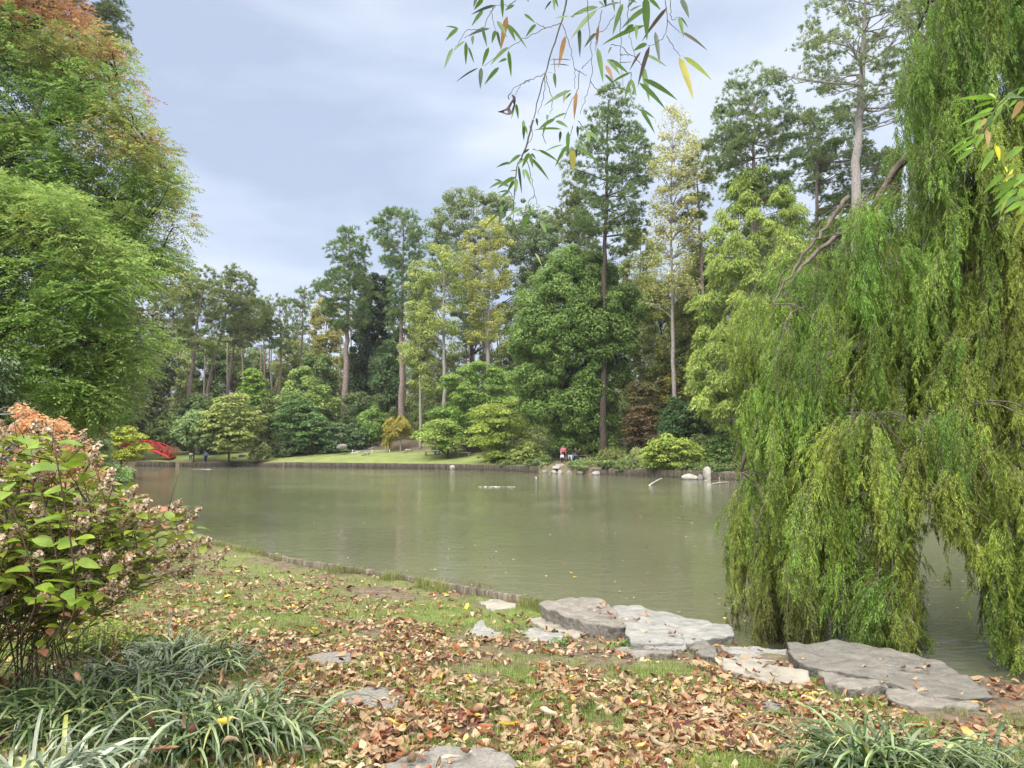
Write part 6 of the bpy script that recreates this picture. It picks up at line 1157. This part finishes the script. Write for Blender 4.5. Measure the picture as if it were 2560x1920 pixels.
person('dark-clothed visitor raising an arm left of the one in blue', fp(480, 99.5), 1.5, 'stand', (.06, .06, .06), (.05, .055, .09), face=-60, arm=['up', 'down'])
person('person in navy standing in the shade above the dark grass bank', fp(692, dland(692, 1108)), 1.6, 'stand', (.03, .05, .14), (.06, .09, .18), face=-90, arm=['down', 'down'])
person('person in navy top and white skirt sitting under the pale green tree', fp(1086, dland(1086, 1137)), 1.7, 'sit', (.03, .05, .13), (.55, .6, .62), face=-20)
person('person in a teal-grey jacket leaning forward at the stone table', fp(1108, dland(1104, 1137)), 1.7, 'sit', (.13, .22, .22), (.12, .17, .17), face=200)
# park benches
def bench(label, x, y, z, w, rz, mat):
    root = empty('park_bench', (x, y, z), label, 'bench'); ca, sa = math.cos(rz), math.sin(rz)
    def bx(nm, c, size): b = MB(); b.box((x + c[0] * ca - c[1] * sa, y + c[0] * sa + c[1] * ca, z + c[2]), size, rz); b.build(nm, mat, root)
    bx('seat', (0, 0, .45), (w, .45, .05)); bx('backrest', (0, .24, .75), (w, .05, .42))
    for sx in (-1, 1):
        for sy in (-.18, .2): bx('leg', (sx * (w / 2 - .08), sy, .22), (.08, .08, .44))
        bx('armrest', (sx * (w / 2 - .05), 0, .66), (.07, .5, .05))
q = fp(1452, 76.8); bench('brown slatted wooden bench beside the person in blue jeans', q[0], q[1], q[2], 1.35, R(-12), M_WOOD)
q = fp(1471, 77.2); slab_bench('pale stone table slab right of the wooden bench', 1470, 0, 77.2, 1.0)
q = fp(1422, 77.2); slab_bench('stone ledge seat under the person in the dark jacket', 1427, 0, 76.75, 1.2)
q = fp(1122, dland(1122, 1135)); bench('dark brown wooden bench in the shade behind the seated pair', q[0], q[1] + 1.2, q[2], 1.7, 0, M_BARK)
# arched red bridge
def bridge():
    D = 99; xa, xb = W(255 - CX, D), W(428 - CX, D); root = empty('red_bridge', ((xa + xb) / 2, D, -.85), 'red arched garden bridge half hidden by the yellow-green feathery maple', 'bridge')
    n = 25; t = np.linspace(0, 1, n); x = xa + (xb - xa) * t; arch = lambda t_: .25 + 1.35 * (1 - (2 * t_ - 1) ** 2) * 1.0
    V = []; z = arch(t)
    for q in range(n):
        for dy in (0, 1.8):
            for dz in (0, -.28): V.append((x[q], D + dy, z[q] + dz))
    Fq = []
    for q in range(n - 1): a = q * 4; Fq += [(a, a + 4, a + 6, a + 2), (a + 1, a + 3, a + 7, a + 5), (a, a + 1, a + 5, a + 4), (a + 2, a + 6, a + 7, a + 3)]
    mesh_from('deck', V, Fq, M_RED, root)
    for dy in (0.05, 1.75):
        for hh, r_ in ((.95, .06), (.5, .045)): b = MB(); b.tube(np.stack([x, np.full(n, D + dy), z + hh], 1), r_, 6); b.build('handrail', M_RED, root)
        for tt in np.linspace(0, 1, 9):
            xx = xa + (xb - xa) * tt; zz = arch(tt); b = MB(); b.box((xx, D + dy, zz + .5), (.12, .12, 1.05)); b.build('post', M_RED, root)
        for tt in np.linspace(0, 1, 9)[:-1]:
            b = MB(); t2 = tt + .125; b.tube([(xa + (xb - xa) * tt, D + dy, arch(tt) + .1), (xa + (xb - xa) * t2, D + dy, arch(t2) + .9)], .035, 5); b.tube([(xa + (xb - xa) * tt, D + dy, arch(tt) + .9), (xa + (xb - xa) * t2, D + dy, arch(t2) + .1)], .035, 5); b.build('brace', M_RED, root)
bridge()
# fan palm
def palm():
    D = 108; base = fp(618, D); top = P(611, 1022, D); root = empty('fan_palm', base, 'fan palm with a shaggy trunk among the shrubs on the left', 'palm tree')
    b = MB(); b.tube(curve([base - [0, 0, .3], (base + top) / 2, top], 10), [.22, .2, .22, .24, .28, .34, .4, .42, .36, .2], 10); b.build('trunk', M_BARKG, root, True)
    b = MB()
    for _ in range(26):
        az = rng.uniform(0, 6.28); el = rng.uniform(-.5, 1.2); d = np.array([math.cos(az) * math.cos(el), math.sin(az) * math.cos(el), math.sin(el)]); c = top + d * .9; b.tube([top, c], .02, 4, (.2, .25, .1))
        for a in np.linspace(-1.2, 1.2, 15):
            s = unit(np.cross(d, [0, 0, 1.])); dr = d * math.cos(a) + s * math.sin(a); e_ = c + dr * .8 - [0, 0, .25]; wv_ = unit(np.cross(dr, s + d * .3)) * .035
            b.add([c, (c + e_) / 2 + wv_, e_, (c + e_) / 2 - wv_ + [0, 0, .03]], [(0, 1, 2, 3)], None, np.array([.14, .2, .1]) * rng.uniform(.7, 1.5))
    b.build('fronds', M_LEAF, root)
palm()
# stick and debris in the water
g0 = G(1621, 1213); b = MB(); b.tube(curve([g0 + [0, 0, -.05], g0 + [.3, .2, .12], g0 + [.6, .4, .27], g0 + [.95, .5, .42]], 10), [.045, .05, .04, .04, .035, .03, .03, .03, .025, .02], 7); tag(b.build('stick', M_TWIGP, None, True), 'bare pale stick poking out of the pond left of the white rocks', 'stick')
g0 = G(1340, 1202); b = MB(); b.tube([g0 + [0, 0, -.05], g0 + [.02, 0, .28]], [.03, .05], 6); b.tube([g0 + [.02, 0, .28], g0 + [-.15, 0, .22]], [.03, .012], 5); tag(b.build('twig', M_TWIGP), 'tiny upright twig stub poking out of the water below the people', 'twig')
g0 = G(1445 + 380, 1203); b = MB(); b.tube(curve([G(1770, 1212), G(1800, 1210) + [0, 0, .1], G(1822, 1207) + [0, 0, .05]], 8), .03, 5); tag(b.build('branch', M_TWIGP), 'thin submerged branch floating below the pale rocks', 'branch')
# leaves floating on the pond
b = MB()
for _ in range(260):
    px, py = rng.uniform(450, 2500), rng.uniform(1195, 1560); g_ = G(px, py)
    if g_[1] < r1(g_[0] / (g_[1] + 6)) + .3: continue
    V0, F0 = LS[rng.integers(0, 4)]; Rm2 = rotm(1, .1)[0]; b.add((V0 * rng.uniform(.05, .11)) @ Rm2.T + g_ + [0, 0, .006], F0, None, np.array(LC[rng.choice(['tan', 'pale', 'yellow', 'brown'])]))
tag(b.build('floating_leaves', M_LITTER), 'specks of pale fallen leaves floating on the pond', 'leaves', kind='stuff')

# a line of bubbles breaking the surface
def bubbles(px0, px1, py, lab):
    a, c = G(px0, py), G(px1, py); b = MB()
    for _ in range(80):
        t = rng.uniform(); p = a + (c - a) * t + [0, rng.normal(0, .25), .008]; s_ = rng.uniform(.012, .05); n = 7; an = np.linspace(0, 6.283, n, endpoint=False)
        V = [p + [math.cos(q) * s_, math.sin(q) * s_ * .7, 0] for q in an] + [p + [0, 0, s_ * .25]]; b.add(V, None, [(n, k, (k + 1) % n) for k in range(n)])
    tag(b.build('bubbles', M_WHITE, None, True), lab, 'bubbles', kind='stuff')
bubbles(1195, 1290, 1217, 'white line of bubbles breaking the middle of the pond'); bubbles(480, 528, 1173, 'small white streak of bubbles by the pale stake edging')
